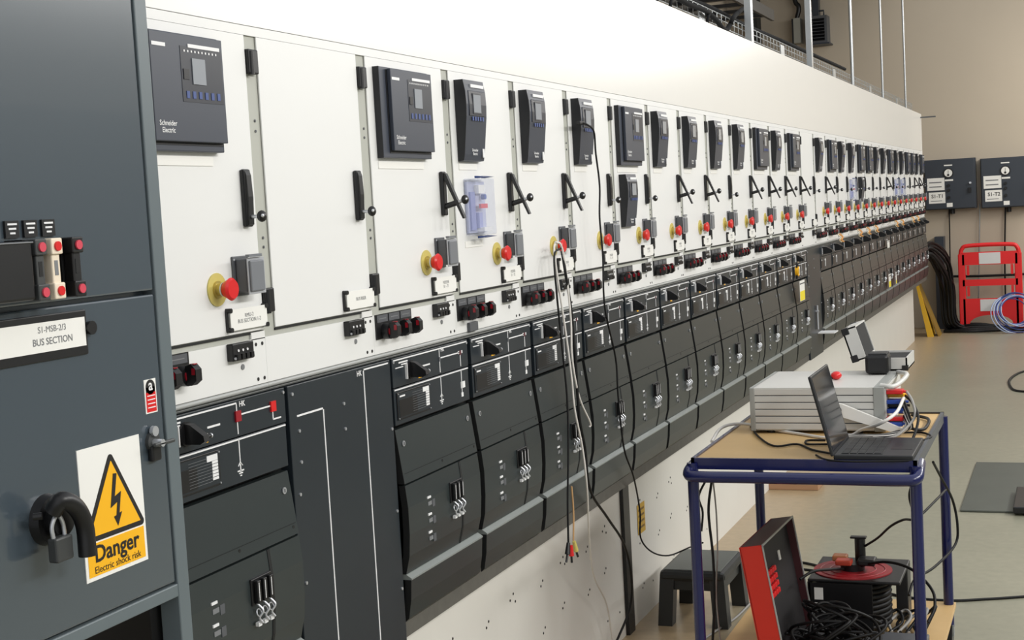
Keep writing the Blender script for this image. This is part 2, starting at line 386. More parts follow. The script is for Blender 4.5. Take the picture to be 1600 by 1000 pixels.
M['print0'] = mimic_print(0).mesh('print'); M['print1'] = mimic_print(1).mesh('print')
M['ind0'] = MB().box((X1, .300, 1.400), (X1+.004, .320, 1.422), dark_red).box((X1, .437, 1.400), (X1+.004, .457, 1.422), red).mesh('ind0')
M['ind1'] = MB().box((X1, .440, 1.406), (X1+.002, .453, 1.418), mat('maroon_window', (92, 44, 52), .4)).box((X1, .303, 1.404), (X1+.002, .313, 1.416), socket_m).mesh('ind1')
b = MB().box((X1, .036, 1.285), (X1+.003, .232, 1.356), black, bev=.001)
b.box((X1+.003, .040, 1.289), (X1+.0035, .228, 1.352), dark_blue).box((X1+.003, .044, 1.292), (X1+.0042, .150, 1.336), black)
for k in range(9): b.box((X1+.0035, .122, 1.345-k*.006), (X1+.0046, .200, 1.3455-k*.006), ink_grey)
b.box((X1+.0035, .185, 1.338), (X1+.0048, .222, 1.350), ink_white)
for k in range(6): b.box((X1+.0035, .202, 1.299+k*.0066), (X1+.0048, .222, 1.3042+k*.0066), ink_white)
b.box((X1+.0035, .048, 1.343), (X1+.0046, .078, 1.347), ink_white)
for u in (.04, .228):
    for z in (1.289, 1.352): b.cyl((X1+.003, u, z), (X1+.0055, u, z), .002, chrome, n=6)
M['nameplate'] = b.mesh('nameplate')
M['rot_base'] = MB().cyl((X1, .125, 1.405), (X1+.006, .125, 1.405), .024, black, n=24).box((X1, .096, 1.384), (X1+.0065, .099, 1.424), ink_white).mesh('rot_base')
b = MB().prism([(X1+.006, 1.426), (X1+.018, 1.424), (X1+.048, 1.403), (X1+.050, 1.392), (X1+.040, 1.386), (X1+.006, 1.386)], .116, .134, black)
b.cyl((X1+.040, .125, 1.396), (X1+.040, .150, 1.398), .004, black, n=8).cyl((X1+.040, .150, 1.398), (X1+.040, .154, 1.398), .005, chrome, n=8)
M['rot_lever'] = b.mesh('rot_lever')
M['rot_hood'] = MB().box((X1, .07, 1.372), (X1+.004, .19, 1.440), socket_m, bev=.002).prism([(X1+.004, 1.436), (X1+.030, 1.434), (X1+.070, 1.412), (X1+.070, 1.396), (X1+.050, 1.388), (X1+.004, 1.384)], .100, .150, black).mesh('rot_hood')
M['plinth_far'] = MB().box((-.35, .014, 0), (-.166, .514, .735), plinth_m).mesh('plinth_far')
M['sticker'] = MB().box((X1, .172, 1.376), (X1+.0008, .200, 1.394), sign_y).box((X1+.0008, .188, 1.379), (X1+.0012, .200, 1.394), ink_white).mesh('sticker')
def slab(prof, u0_, u1_, mt, th=.018):
    b = MB(); back = [(x-th, z) for x, z in reversed(prof)]
    b.prism(prof+back, u0_, u1_, mt); b.prism([(x*.999, z) for x, z in prof+back], u0_-.0012, u0_, void); return b
M['cover'] = slab([(.003, 1.261), (.021, 1.122)], .032, .502, dark)
for u in (.062, .472):
    M['cover'].cyl((.009, u, 1.222), (.0115, u, 1.222), .0075, chrome, n=12)
    M['cover'].box((.011, u-.0015, 1.218), (.0125, u+.0015, 1.226), socket_m)
M['cover'].cyl((.0175, .27, 1.139), (.0195, .27, 1.139), .004, ink_black, n=8).cyl((.0175, .485, 1.139), (.0195, .485, 1.139), .004, ink_black, n=8)
M['cover'].box((.0185, .04, 1.1465), (.0189, .495, 1.1475), void)
M['cover'] = M['cover'].mesh('cover')
pm = [(.0205, 1.117), (.026, 1.06), (.0255, .99), (.021, .935), (.009, .888)]
pm = [(x, z) for x, z in pm]
M['mid'] = slab(pm, .034, .502, dark).mesh('mid')
def onprof(z):
    for (x0, z0), (x1, z1) in zip(pm, pm[1:]):
        if z1 <= z <= z0: return x0+(x1-x0)*(z0-z)/(z0-z1)
    return .02
b = MB()
pr = [(x+.0012, z) for x, z in pm]; b.prism(pr+[(x-.002, z) for x, z in reversed(pr)], .368, .378, void)
M['groove'] = b.mesh('groove')
b = MB()
for z in (1.063, 1.018, .970):
    x = onprof(z); b.box((x, .146, z-.0028), (x+.0025, .166, z+.0028), ink_white)
    b.box((x-.001, .150, z-.022), (x+.0012, .172, z-.012), ink_grey); b.box((x-.001, .176, z-.030), (x+.001, .192, z-.010), socket_m)
M['leds'] = b.mesh('leds')
b = MB().box((.022, .288, 1.018), (.030, .366, 1.074), black, bev=.002)
for k in range(3):
    u = .302+k*.024
    b.box((.030, u-.007, 1.022), (.040, u+.007, 1.070), black, bev=.002)
    b.box((.040, u-.0035, 1.028), (.0408, u-.0015, 1.066), ink_white)
M['testblock'] = b.mesh('testblock')
b = MB()
for k in range(3):
    u = .302+k*.024
    b.tube([(.030, u, 1.022), (.042, u+.004, 1.006), (.036, u-.002, .992), (.040, u+.003, .980)], .0026, chrome, n=6)
    b.box((.028, u-.006, .974), (.036, u+.006, .982), ink_white)
    b.ring((.034, u, 1.002), .008, .0016, chrome, nrm=(1, 0, .3), n=12, m_=5)
M['plugs'] = b.mesh('plugs')
M['sill'] = MB().prism([(-.005, .888), (.008, .8865), (.023, .877), (.023, .873), (-.005, .873)], .034, .502, mat('sill_grey', (132, 137, 134), .3)).mesh('sill')
M['bottom'] = slab([(.022, .873), (.018, .82), (.009, .772), (-.004, .760)], .034, .500, dark).mesh('bottom')
M['rail'] = MB().box((-.02, .014, .722), (-.002, .514, .775), rail_brown).mesh('rail')
b = MB().box((-.35, .014, 0), (-.166, .514, .735), plinth_m)
for u, z in ((.13, .50), (.16, .515), (.175, .485), (.13, .33), (.15, .345), (.42, .47), (.44, .485), (.42, .30), (.44, .315), (.30, .12), (.14, .13), (.16, .145)):
    b.cyl((-.166, u, z), (-.1645, u, z), .0045, ink_black, n=8)
M['plinth'] = b.mesh('plinth')
# flat filler plates
M['flat'] = MB().box((-.02, .014, .722), (X1, .512, 1.444), dark_blue, bev=.0015)
for u, z in ((.03, 1.425), (.05, 1.34), (.05, 1.27), (.26, 1.37), (.26, 1.31), (.036, 1.20), (.50, 1.27), (.50, 1.06), (.50, .86), (.036, 1.0), (.036, .8)): M['flat'].cyl((X1, u, z), (X1+.003, u, z), .004, chrome, n=8)
M['flat'] = M['flat'].mesh('flat')
b = MB(); x2 = X1+.0012
b.box((X1, .045, 1.372), (x2, .165, 1.376), ink_white).box((X1, .161, .724), (x2, .165, 1.376), ink_white)
b.box((X1, .366, .724), (x2, .370, 1.438), ink_white).box((X1, .366, 1.435), (x2, .500, 1.4385), ink_white); text(b, 'HK', (x2, .345, 1.430), .018, ink_white, bold=.02)
M['flat_lines'] = b.mesh('flat_lines')
# clear test box
b = MB().box((.0, .060, 1.735), (.040, .200, 1.898), clear, bev=.004)
M['cb_shell'] = b.mesh('cb_shell')
b = MB().box((.001, .068, 1.742), (.008, .197, 1.89), mat('pale_blue_block', (184, 188, 214), .4)).box((.008, .078, 1.75), (.014, .110, 1.86), mat('lilac_block', (150, 156, 204), .4))
b.box((.008, .12, 1.855), (.022, .165, 1.880), label_m).cyl((.014, .16, 1.845), (.026, .16, 1.845), .008, blue_p, n=10)
b.box((.02, .120, 1.812), (.028, .168, 1.825), red).box((.008, .125, 1.755), (.018, .15, 1.80), mat('lilac_block', (0, 0, 0)))
b.box((.008, .13, 1.745), (.03, .19, 1.757), label_m)
M['cb_block'] = b.mesh('cb_block')
b = MB()
for u in (.10, .15): b.prism([(.02, 1.899), (.05, 1.902), (.02, 1.906)], u, u+.028, blue_key); b.prism([(.02, 1.733), (.05, 1.730), (.02, 1.726)], u, u+.028, blue_key)
M['cb_clips'] = b.mesh('cb_clips')
M['cb_tag'] = MB().box((0, .05, 1.702), (.002, .18, 1.720), label_m).mesh('cb_tag')
M['vent'] = MB().box((0, .03, 1.462), (.01, .09, 1.488), socket_m, bev=.002).mesh('vent')
random.seed(3)
for k in range(3):
    for j in range(3):
        b = MB()
        u = .18+.07*j+random.uniform(-.02, .02)
        b.tube([(.03, u, 1.50), (.05, u+.015, 1.475), (.045, u-.01, 1.455), (.055, u+.02, 1.44)], .0035, orange if j else mat('cream_tag', (232, 214, 176), .5), n=6, sub=3)
        M['seal%d%d' % (k, j)] = b.mesh('seal')

CUR, WID, BLK = 'c', 'w', '-'
kinds = [WID, BLK, WID, CUR, CUR, CUR, WID, CUR, CUR, CUR, CUR, WID, CUR, WID, BLK,
         CUR, WID, CUR, CUR, WID, WID, CUR, CUR, WID, CUR, CUR, WID, WID, CUR, WID]
opened = {2, 3, 4, 7, 8, 10, 11, 12, 13, 15, 22, 27, 28}
clearbox = {3, 18, 24, 25}; lower = {6, 19}
ORD = ['first', 'second', 'third', 'fourth', 'fifth', 'sixth', 'seventh', 'eighth', 'ninth', 'tenth', 'eleventh', 'twelfth', 'thirteenth', 'fourteenth', 'fifteenth', 'sixteenth', 'seventeenth', 'eighteenth', 'nineteenth', 'twentieth', 'twenty-first', 'twenty-second', 'twenty-third', 'twenty-fourth', 'twenty-fifth', 'twenty-sixth', 'twenty-seventh', 'twenty-eighth', 'twenty-ninth', 'last']
def relay(p, pre, name='protection_relay'):
    r = link(name, M[pre+'body'], p)
    link('control_face', M[pre+'face'], r); link('display', M[pre+'screen'], r); link('status_strip', M[pre+'strip'], r)
    link('keypad', M[pre+'keys'], r, 'blue keys'); link('maker_mark', M[pre+'mark'], r); link('rating_label', M[pre+'small'], r)
    return r
def panel(i):
    k = kinds[i]
    what = {CUR: 'curved relay', WID: 'wide flat relay', BLK: 'blank door'}[k]
    ex = ''
    if i in clearbox: ex = ' and clear test box'
    if i in lower: ex = ' over a curved one'
    if i == 0: lab = 'switchgear panel partly behind the big grey cabinet, wide relay and red stop button'
    elif i == 1: lab = 'switchgear panel with blank white door over a flat charcoal plate with two white lines'
    elif i == 14: lab = 'distant switchgear panel with blank white door between the two runs of relays'
    elif i == 5: lab = 'switchgear panel whose curved relay has a black lead plugged in'
    elif i == 29: lab = 'last switchgear panel at the far end of the row beside the wall boxes'
    else: lab = 'switchgear panel, %s%s, %s from the grey cabinet' % (what, ex, ORD[i])
    p = empty('switchgear_panel', (0, py(i), 0), lab, 'switchgear', 'switchgear panels in the long row')
    link('instrument_housing', M['housing'], p); link('top_cover', M['upper'], p)
    d = link('door', M['door'], p); link('hinge', M['hinge0'], d); link('hinge', M['hinge1'], d)
    for j in range(4): link('frame_screw', M['screw%d' % j], p)
    h = link('door_handle', M['h_base'], p)
    link('lever', M['h_open' if i in opened else 'h_closed'], h); link('key', M['key_o' if i in opened else 'key_c'], h)
    if k != BLK: relay(p, 'curved_' if k == CUR else 'wide_'); link('relay_tag', M['tag_c' if k == CUR else 'tag_w'], p)
    if i in lower:
        r = relay(p, 'low_'); r['label'] = 'lower curved relay'
    if i in clearbox:
        c = link('test_box', M['cb_block'], p, 'lilac terminal block under clear cover'); link('clear_cover', M['cb_shell'], c); link('clips', M['cb_clips'], c); link('relay_tag', M['cb_tag'], p)
    if k != BLK:
        e = link('emergency_stop', M['es_disc'], p, 'yellow collar with red mushroom button'); link('stem', M['es_stem'], e); link('button', M['es_btn'], e, 'red button')
        s = link('socket_box', M['so_base'], p); link('socket_lid', M['so_lid'], s)
    lp = link('circuit_label', M['lp'], p); link('spacer', M['lp_edge'], lp)
    for j in range(4): link('fixing_stud', M['stud%d' % j], lp)
    if i < 14:
        t = MB()
        tx = {0: 'RMU-2\nBUS SECTION 1-2', 1: 'BUS RISER'}.get(i, 'FEEDER\nS1 - T%d' % (i-1))
        text(t, tx, (.0105, .382, 1.609), .0115, ink_grey, sx=1)
        t.build('lettering', lp)
    s = link('lower_strip', M['lower'], p); link('trim_rail', M['trim'], s)
    link('terminal_block', M['block'], p); link('latch', M['latch'], p)
    if k != BLK:
        q = link('switch_plate', M['sw_plate'], p); link('switch_labels', M['sw_tags'], q)
        for j in range(3): link('rotary_switch', M['sw%d' % j], q)
    if i == 3: link('vent_cap', M['vent'], p)
    link('switch_compartment', M['body'], p)
    if k == BLK:
        f = link('filler_plate', M['flat'], p)
        if i == 1: link('busbar_lines', M['flat_lines'], f)
        if i == 14:
            MB().box((X1, .32, .865), (.12, .47, .872), ink_white).build('document_shelf', p, 'small white shelf sticking out')
            MB().cyl((X1, .27, 1.02), (X1+.02, .27, 1.02), .008, chrome).cyl((X1+.01, .27, .90), (X1+.01, .27, 1.06), .007, chrome).build('grab_bar', p)
    else:
        a = link('mimic_plate', M['mimic'], p); link('lower_mimic_plate', M['mimic2'], p)
        kk = 0 if i == 0 else 1
        (link('mimic_lines', M['print%d' % kk], a) if i < 15 else None); link('indicator', M['ind%d' % kk], a, 'red indicator windows'); link('warning_sticker', M['sticker'], a, 'yellow sticker')
        n = link('data_plate', M['nameplate'], p)
        r = link('rotary_selector', M['rot_base'], p); link('selector_lever', M['rot_lever' if i < 15 else 'rot_hood'], r)
        link('upper_cover', M['cover'], p)
        c = link('cable_test_cover', M['mid'], p); link('groove', M['groove'], c); link('voltage_indicators', M['leds'], c)
        t = link('test_block', M['testblock'], c); 
        link('test_plugs', M['plugs'], c)
        c = link('bottom_cover', M['bottom'], p); link('sill', M['sill'], c)
    link('bottom_rail', M['rail'], p); link('plinth', M['plinth' if i < 10 else 'plinth_far'], p)
    if i in (16, 18, 19, 20, 23, 24, 26, 27):
        for j in range(3): link('lead_seal', M['seal%d%d' % (i % 3, j)], p, 'orange seal' if j else 'cream seal')
    return p
for i in range(30): panel(i)
# black vertical post on the plinth
tag(MB().box((-.166, 5.515, 0), (-.150, 5.595, .718), black).build('expansion_joint_strip'), 'black vertical strip joining two white plinth sections beside the stool', 'strip')
# end cheek of the row
tag(MB().box((-.35, 17.10, .72), (-.01, 17.14, 2.65), white).box((0, 16.98, 2.60), (.17, 17.0, 2.615), socket_m).build('end_bracket'), 'white end cheek with small grey bracket at the far end of the row', 'panel')
t = MB().box((-.1645, 5.748, .370), (-.1635, 5.858, .500), mat('ochre_label', (206, 164, 52), .5))
for k in range(4): t.box((-.1634, 5.760, .392+k*.026), (-.1630, 5.845, .402+k*.026), mat('ochre_ink', (120, 90, 30), .5))
tag(t.build('warning_label'), 'small ochre label stuck on the white plinth behind the thin black lead', 'label')

# ================================================================== LEFT CABINET
CX = .30
cab = empty('control_cabinet', (0.05, 1.2, 0), 'tall blue-grey steel cabinet at the left edge with danger sign and fuse carriers', 'cabinet')
def lb(mb, name, label=None):
    o = mb.build(name, cab, label); o.matrix_parent_inverse = Matrix.Translation((-.05, -1.2, 0)); return o
lb(MB().box((-.20, .70, 1.24), (CX-.02, 1.80, 2.45), cabinet_m), 'carcass')
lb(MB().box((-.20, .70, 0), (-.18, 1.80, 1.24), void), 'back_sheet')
b = MB().box((CX-.035, 1.806, 0), (CX+.002, 1.836, 2.45), cabinet_f, bev=.002)
b.box((CX-.035, .70, 0), (CX+.002, .73, 2.45), cabinet_f); b.box((-.2, 1.806, 0), (-.16, 1.836, 1.24), cabinet_f)
lb(b, 'upright')
lb(MB().box((CX-.02, .74, 1.7095), (CX, 1.803, 2.44), cabinet_m, bev=.003), 'upper_door')
lb(MB().box((CX-.02, .74, 1.252), (CX, 1.803, 1.7035), cabinet_m, bev=.003), 'lower_door')
lb(MB().box((CX-.035, .73, 1.228), (CX+.002, 1.806, 1.2485), cabinet_f, bev=.002).box((CX-.3, 1.5, .9), (CX-.28, 1.55, 1.23), cabinet_f), 'bottom_rail')
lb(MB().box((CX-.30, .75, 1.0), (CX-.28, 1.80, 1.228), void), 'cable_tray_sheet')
# danger sign
b = MB().box((CX, 1.594, 1.305), (CX+.0015, 1.737, 1.4965), label_m)
b.box((CX+.0015, 1.600, 1.311), (CX+.0022, 1.731, 1.358), sign_y)
sx = CX+.0022
def tri(cy, cz, r, mt, x, rnd):
    pts = []
    for k in range(3):
        a = PI/2+2*PI*k/3; c = (cy+(r-2*rnd)*math.cos(a), cz+(r-2*rnd)*math.sin(a))
        for j in range(-3, 4): aa = a+j*PI/9; pts.append((c[0]+rnd*math.cos(aa), c[1]+rnd*math.sin(aa)))
    b.prism(pts, CX+.0015, x, mt, axis='x')
tri(1.6655, 1.402, .083, ink_black, sx, .006); tri(1.6655, 1.402, .068, sign_y, sx+.0004, .001)
b.prism([(1.668, 1.450), (1.676, 1.449), (1.668, 1.416), (1.683, 1.421), (1.676, 1.390), (1.682, 1.391), (1.671, 1.372), (1.663, 1.387), (1.669, 1.388), (1.673, 1.407), (1.657, 1.401)][::-1], sx, sx+.001, ink_black, axis='x')
text(b, 'Danger', (sx+.0005, 1.6655, 1.341), .034, ink_black, sx=1.02, bold=.022)
text(b, 'Electric shock risk', (sx+.0005, 1.6655, 1.319), .0145, ink_black, sx=1.0)
lb(b, 'danger_sign', 'white sign with yellow shock triangle reading Danger Electric shock risk')
b = MB().box((CX, 1.760, 1.523), (CX+.001, 1.789, 1.575), label_m).box((CX+.001, 1.7625, 1.525), (CX+.0014, 1.7865, 1.555), red)
b.cyl((CX+.001, 1.7745, 1.563), (CX+.0014, 1.7745, 1.563), .0115, ink_black, n=20).box((CX+.001, 1.763, 1.555), (CX+.0014, 1.786, 1.563), ink_black)
text(b, 'a', (CX+.0018, 1.7745, 1.5655), .024, ink_white, bold=.015)
for k in range(4): b.box((CX+.0014, 1.765, 1.531+k*.006), (CX+.0018, 1.784, 1.5325+k*.006), ink_white)
lb(b, 'asbestos_sticker', 'small red and white sticker with letter a')
b = MB().cyl((CX, 1.768, 1.480), (CX+.006, 1.768, 1.480), .015, pad_m, n=20).cyl((CX+.006, 1.768, 1.478), (CX+.022, 1.768, 1.478), .006, chrome, n=10)
b.box((CX+.016, 1.750, 1.474), (CX+.022, 1.800, 1.480), pad_m, bev=.002).cyl((CX+.004, 1.768, 1.496), (CX+.010, 1.768, 1.496), .008, chrome, n=12)
b.box((CX, 1.757, 1.450), (CX+.010, 1.780, 1.474), black, bev=.003)
lb(b, 'latch')
# big handle
HP = lambda x, y_, d: onx(x, y_, CX+d)
hc = HP(84, 812, .012)
b = MB().cyl((CX, hc.y, hc.z), (CX+.014, hc.y, hc.z), .036, black, r2=.033, n=28).cyl((CX+.014, hc.y, hc.z), (CX+.03, hc.y, hc.z), .022, black, n=24)
b.tube([HP(82, 800, .034), HP(96, 782, .046), HP(118, 792, .05), HP(132, 820, .05), HP(137, 868, .05)], .0125, black, n=12)
b.cyl(HP(52, 808, .02), HP(66, 806, .03), .005, black, n=8)
lb(b, 'isolator_handle')
q = HP(95, 858, .035)
b = MB().tube([q+Vector((0, -.012, .012)), q+Vector((0, -.014, .034)), q+Vector((.002, -.004, .048)), q+Vector((0, .008, .034)), q+Vector((0, .010, .012))], .003, chrome, n=8)
b.box(q-Vector((.008, .017, .016)), q+Vector((.008, .017, .018)), pad_m, bev=.003)
lb(b, 'padlock')
# bus section label holder
b = MB().box((CX, 1.40, 1.630), (CX+.004, 1.635, 1.694), black, bev=.006); b.cyl((CX+.003, 1.641, 1.667), (CX+.009, 1.641, 1.667), .010, black, n=12)
b.box((CX+.004, 1.40, 1.643), (CX+.0048, 1.630, 1.684), label_m)
text(b, 'S1-MSB-2/3', (CX+.0052, 1.560, 1.6735), .0125, ink_grey); text(b, 'BUS SECTION', (CX+.0052, 1.560, 1.657), .0135, ink_grey, bold=.01)
lb(b, 'name_holder', 'black holder with white plate reading BUS SECTION')
# fuse carriers
b = MB().box((CX, 1.38, 1.718), (CX+.048, 1.484, 1.796), black, bev=.004)
b.tube([(CX+.049, 1.40, 1.794), (CX+.049, 1.484, 1.794)], .0012, ink_grey, n=4)
lb(b, 'relay_block')
for y, mt, mk in ((1.498, pad_m, 0), (1.529, mat('cream_bakelite', (232, 218, 196), .45), 1), (1.572, black, 0)):
    b = MB().box((CX, y-.012, 1.718), (CX+.030, y+.014, 1.798), black)
    for z in (1.727, 1.787): b.box((CX+.03, y-.010, z-.011), (CX+.050, y+.012, z+.011), mt, bev=.002); b.cyl((CX+.050, y+.001, z), (CX+.0525, y+.001, z), .0065, red if mk else mat('pink_red', (206, 66, 84), .4), n=14)
    b.box((CX+.03, y-.007, 1.735), (CX+.046, y+.009, 1.780), mt, bev=.002); b.box((CX+.046, y-.003, 1.748), (CX+.0465, y+.004, 1.768), ink_grey if mk else void)
    lb(b, 'fuse_carrier', 'cream fuse carrier' if mk else None)
for y in (1.499, 1.535, 1.571):
    b = MB().box((CX, y-.013, 1.801), (CX+.004, y+.013, 1.824), black)
    for k, ww in enumerate((.009, .007, .005)): b.box((CX+.004, y-ww, 1.818-k*.006), (CX+.0045, y+ww, 1.8205-k*.006), ink_white)
    lb(b, 'fuse_label')

# ================================================================== TOP OF ROW
for k, (y, r) in enumerate(((7.95, .018), (9.92, .018), (11.95, .014), (13.95, .011), (15.95, .011))):
    b = MB()
    if k < 2: b.box((-.05-r, y-.03, 2.65), (-.05+r, y+.03, 5.8), steel)
    else: b.cyl((-.05, y, 2.65), (-.05, y, 5.8), r, steel, n=10)
    tag(b.build('support_strut'), ['broad galvanised strut rising from the row beside the black cables, nearest of the five', 'broad galvanised strut just left of the dark louvred heater, second of the five', 'thin galvanised rod right of the louvred heater, middle one of the five', 'thin galvanised rod, fourth of the five above the row', 'thin galvanised rod closest to the far wall, last of the five'][k], 'support rod', 'support rods above the switchgear')
b = MB()
for x in (-.08, -.16, -.24, -.32): b.tube([(x, 5.5, 2.662), (x, 16.9, 2.662)], .0025, steel, n=4)
for z in (2.70, 2.735, 2.765):
    for x in (-.08, -.32): b.tube([(x, 5.5, z), (x, 16.9, z)], .003, steel, n=4)
y = 5.5
while y < 16.9:
    b.tube([(-.08, y, 2.765), (-.08, y, 2.662), (-.32, y, 2.662), (-.32, y, 2.765)], .0022, steel, n=4, smooth=False); y += .10
for yy in (6.9, 9.0, 11.1, 13.2, 15.3): b.box((-.078, yy, 2.68), (-.074, yy+.12, 2.75), steel)
tag(b.build('cable_basket'), 'galvanised wire mesh cable basket running along the top of the row', 'cable tray')
rubber = mat('dull_rubber', (16, 16, 17), .8, spec=.2)
b = MB().tube([onx(1040, -14, -.05), onx(1075, 6, -.05), onx(1100, 16, -.05), onx(1118, 30, -.05), onx(1132, 47, -.05), onx(1140, 40, -.05), onx(1147, 26, -.05), onx(1160, 14, -.2)], .013, rubber)
tag(b.build('power_cable'), 'thick black cable looping out of the basket beside the nearest strut', 'cable')
b = MB().tube([onx(1010, -30, -.2), onx(1060, -6, -.2), onx(1110, 12, -.2), onx(1165, 40, -.2), onx(1240, 72, -.2), onx(1320, 108, -.2)], .014, rubber)
tag(b.build('power_cable'), 'black cable lying along the top edge of the wire basket', 'cable')
for k, (px, pyy) in enumerate(((1027, 3), (1048, 12), (1106, 36))):
    tag(MB().tube([onx(px+3, pyy-16, -.05), onx(px, pyy-8, -.04), onx(px-1, pyy, -.04)], .008, rubber).build('strap'), ['leftmost short black strap over the basket edge', 'middle short black strap over the basket edge', 'short black strap over the basket edge nearest the cable loop'][k], 'strap', 'straps on the basket')
# overhead ladder and duct
b = MB()
for x in (-1.5, -1.0): b.box((x, 8.0, 3.45), (x+.03, 13.5, 3.55), black)
for k in range(12): b.box((-1.5, 8.3+k*.45, 3.47), (-1.0, 8.36+k*.45, 3.50), black)
tag(b.build('cable_ladder'), 'black overhead cable ladder behind the nearest strut', 'cable ladder')
a0 = ony(1171, 0, 18.6); a1 = ony(1187, 48, 18.6)
tag(MB().box((a0.x, 18.45, 2.4), (a1.x, 18.7, 5.9), mat('duct_black', (34, 36, 34), .6)).build('vertical_duct'), 'black vertical duct on the far wall right of the nearest strut', 'duct')
# louvred heater
p0_ = ony(1262, 26, 18.5); p1_ = ony(1293, 66, 18.5)
ht = empty('wall_heater', ((p0_.x+p1_.x)/2, 18.6, p1_.z), 'dark louvred heater unit high on the far wall', 'heater')
def at_root(mb, root, name, label=None):
    o = mb.build(name, root, label); o.matrix_parent_inverse = Matrix.Translation(-root.location); return o
at_root(MB().box((p0_.x, 18.5, p1_.z), (p1_.x, 18.75, p0_.z), socket_m).box((p0_.x-.03, 18.46, p1_.z-.02), (p1_.x+.03, 18.75, p1_.z), box_m), ht, 'casing')
b = MB(); n = 7
for k in range(n):
    z = p1_.z+.03+(p0_.z-p1_.z-.06)*k/n; b.prism([(18.50, z), (18.46, z+.01), (18.50, z+.035)], p0_.x+.03, p1_.x-.03, black, axis='x')
at_root(b, ht, 'louvre')
at_root(MB().tube([(p0_.x+.02, 18.6, p0_.z), (p0_.x+.02, 18.6, p0_.z+.07), (p1_.x-.05, 18.6, p0_.z+.07), (p1_.x-.05, 18.6, p0_.z)], .012, box_m, smooth=False).box((p0_.x+.05, 18.55, p0_.z), (p0_.x+.13, 18.7, 5.9), box_m), ht, 'bracket')
p0_ = ony(1238, 28, 18.5); p1_ = ony(1250, 66, 18.5)
jb = empty('junction_box', (p0_.x, 18.6, p1_.z), 'narrow pale grey box left of the louvred heater', 'box')
at_root(MB().box((p0_.x, 18.55, p1_.z), (p1_.x, 18.75, p0_.z), mat('pale_box', (150, 150, 142), .5)).box((p0_.x-.03, 18.6, p1_.z), (p0_.x, 18.75, p0_.z), box_m), jb, 'casing')
at_root(MB().tube([(p0_.x+.03, 18.65, p0_.z), (p0_.x+.06, 18.65, p0_.z+.15), (p0_.x, 18.65, p0_.z+.4), (p0_.x+.02, 18.65, 5.9)], .03, black), jb, 'conduit')
# unseen overhead block added to shade the far corner
tag(MB().box((-2.6, 9.0, 4.55), (-.45, 18.72, 5.3), mat('duct_black', (34, 36, 34), .6)).build('shade_blocker'), 'large dark unseen block added above the far corner for shade', 'duct')

# ================================================================== FAR WALL
for (pa, pb, nm, lab) in (((1443, 251), (1525, 325), 'S1-T1', 'grey wall box marked S1-T1 beside the end of the row'), ((1531, 248), (1612, 322), 'S1-T2', 'grey wall box marked S1-T2, the one farther right')):
    a = ony(*pa, 18.55); c = ony(*pb, 18.55); W = .62; x0 = a.x; z1 = a.z; z0 = c.z
    bx = empty('wall_box', (x0+W/2, 18.6, z0), lab, 'enclosure', 'grey wall boxes')
    at_root(MB().box((x0, 18.58, z0), (x0+W, 18.75, z1), box_m, bev=.004), bx, 'carcass')
    d = at_root(MB().box((x0+.01, 18.55, z0+.01), (x0+W-.015, 18.58, z1-.01), box_m, bev=.004), bx, 'door')
    cx = x0+.295; yy = 18.549
    at_root(MB().cyl((cx, yy, z0+.455), (cx, yy-.012, z0+.455), .062, black, n=28).cyl((cx, yy-.012, z0+.455), (cx, yy-.014, z0+.455), .048, label_m, n=28).box((cx-.002, yy-.016, z0+.43), (cx+.002, yy-.0145, z0+.49), black).sphere((cx, yy-.014, z0+.432), .014, black, n=8), bx, 'gauge')
    b = MB().box((x0+.035, yy-.002, z0+.245), (x0+.245, yy, z0+.40), label_m)
    for k in range(2): b.box((x0+.06, yy-.003, z0+.283+k*.055), (x0+.21, yy-.002, z0+.297+k*.055), ink_grey)
    at_root(b, bx, 'notice', 'white notice')
    b = MB().box((x0+.05, yy-.002, z0+.082), (x0+.25, yy, z0+.222), label_m)
    text(b, nm, (x0+.155, yy-.003, z0+.170), .062, ink_black, face='y', sx=1, bold=.02); b.box((x0+.07, yy-.003, z0+.108), (x0+.21, yy-.002, z0+.116), ink_grey)
    at_root(b, bx, 'name_plate', 'white plate reading '+nm)
    for q0, q1 in (((cx-.05, yy-.002, z0+.545), (cx+.05, yy, z0+.56)), ((cx-.045, yy-.002, z0+.355), (cx+.055, yy, z0+.376)), ((cx-.03, yy-.002, z0+.03), (cx+.04, yy, z0+.08))):
        at_root(MB().box(q0, q1, label_m), bx, 'small_label')
    b = MB()
    for k, z in enumerate((.30, .24, .15)): b.cyl((cx, yy, z0+z), (cx, yy-.03, z0+z), .018, black, n=12)
    at_root(b, bx, 'push_buttons')
    at_root(MB().cyl((x0+.555, yy, z0+.31), (x0+.555, yy-.04, z0+.32), .014, chrome, n=12).box((x0+.53, yy-.03, z0+.20), (x0+.565, yy, z0+.26), black), bx, 'lock')
    at_root(MB().cyl((x0+.32, 18.68, z0), (x0+.32, 18.68, z0-.06), .03, black, n=12), bx, 'gland')
def wpt(px, py_, y=18.7): return ony(px, py_, y)
for k, (pts, mt, r, lab) in enumerate((
    ([(1483, 325), (1484, 372), (1486, 508)], cable_b, .008, 'black lead running down the far wall from the S1-T1 box'),
    ([(1531, 318), (1530, 400), (1529, 470)], steel, .008, 'thin conduit on the far wall between the two boxes'),
    ([(1571, 322), (1570, 400), (1571, 470)], cable_b, .010, 'black lead running down the far wall from the S1-T2 box'),
    ([(1478, 432), (1540, 431), (1606, 428)], cable_b, .016, 'black horizontal conduit low on the far wall behind the red barrier'))):
    tag(MB().tube([wpt(*q) for q in pts], r, mt).build('wall_conduit'), lab, 'conduit')
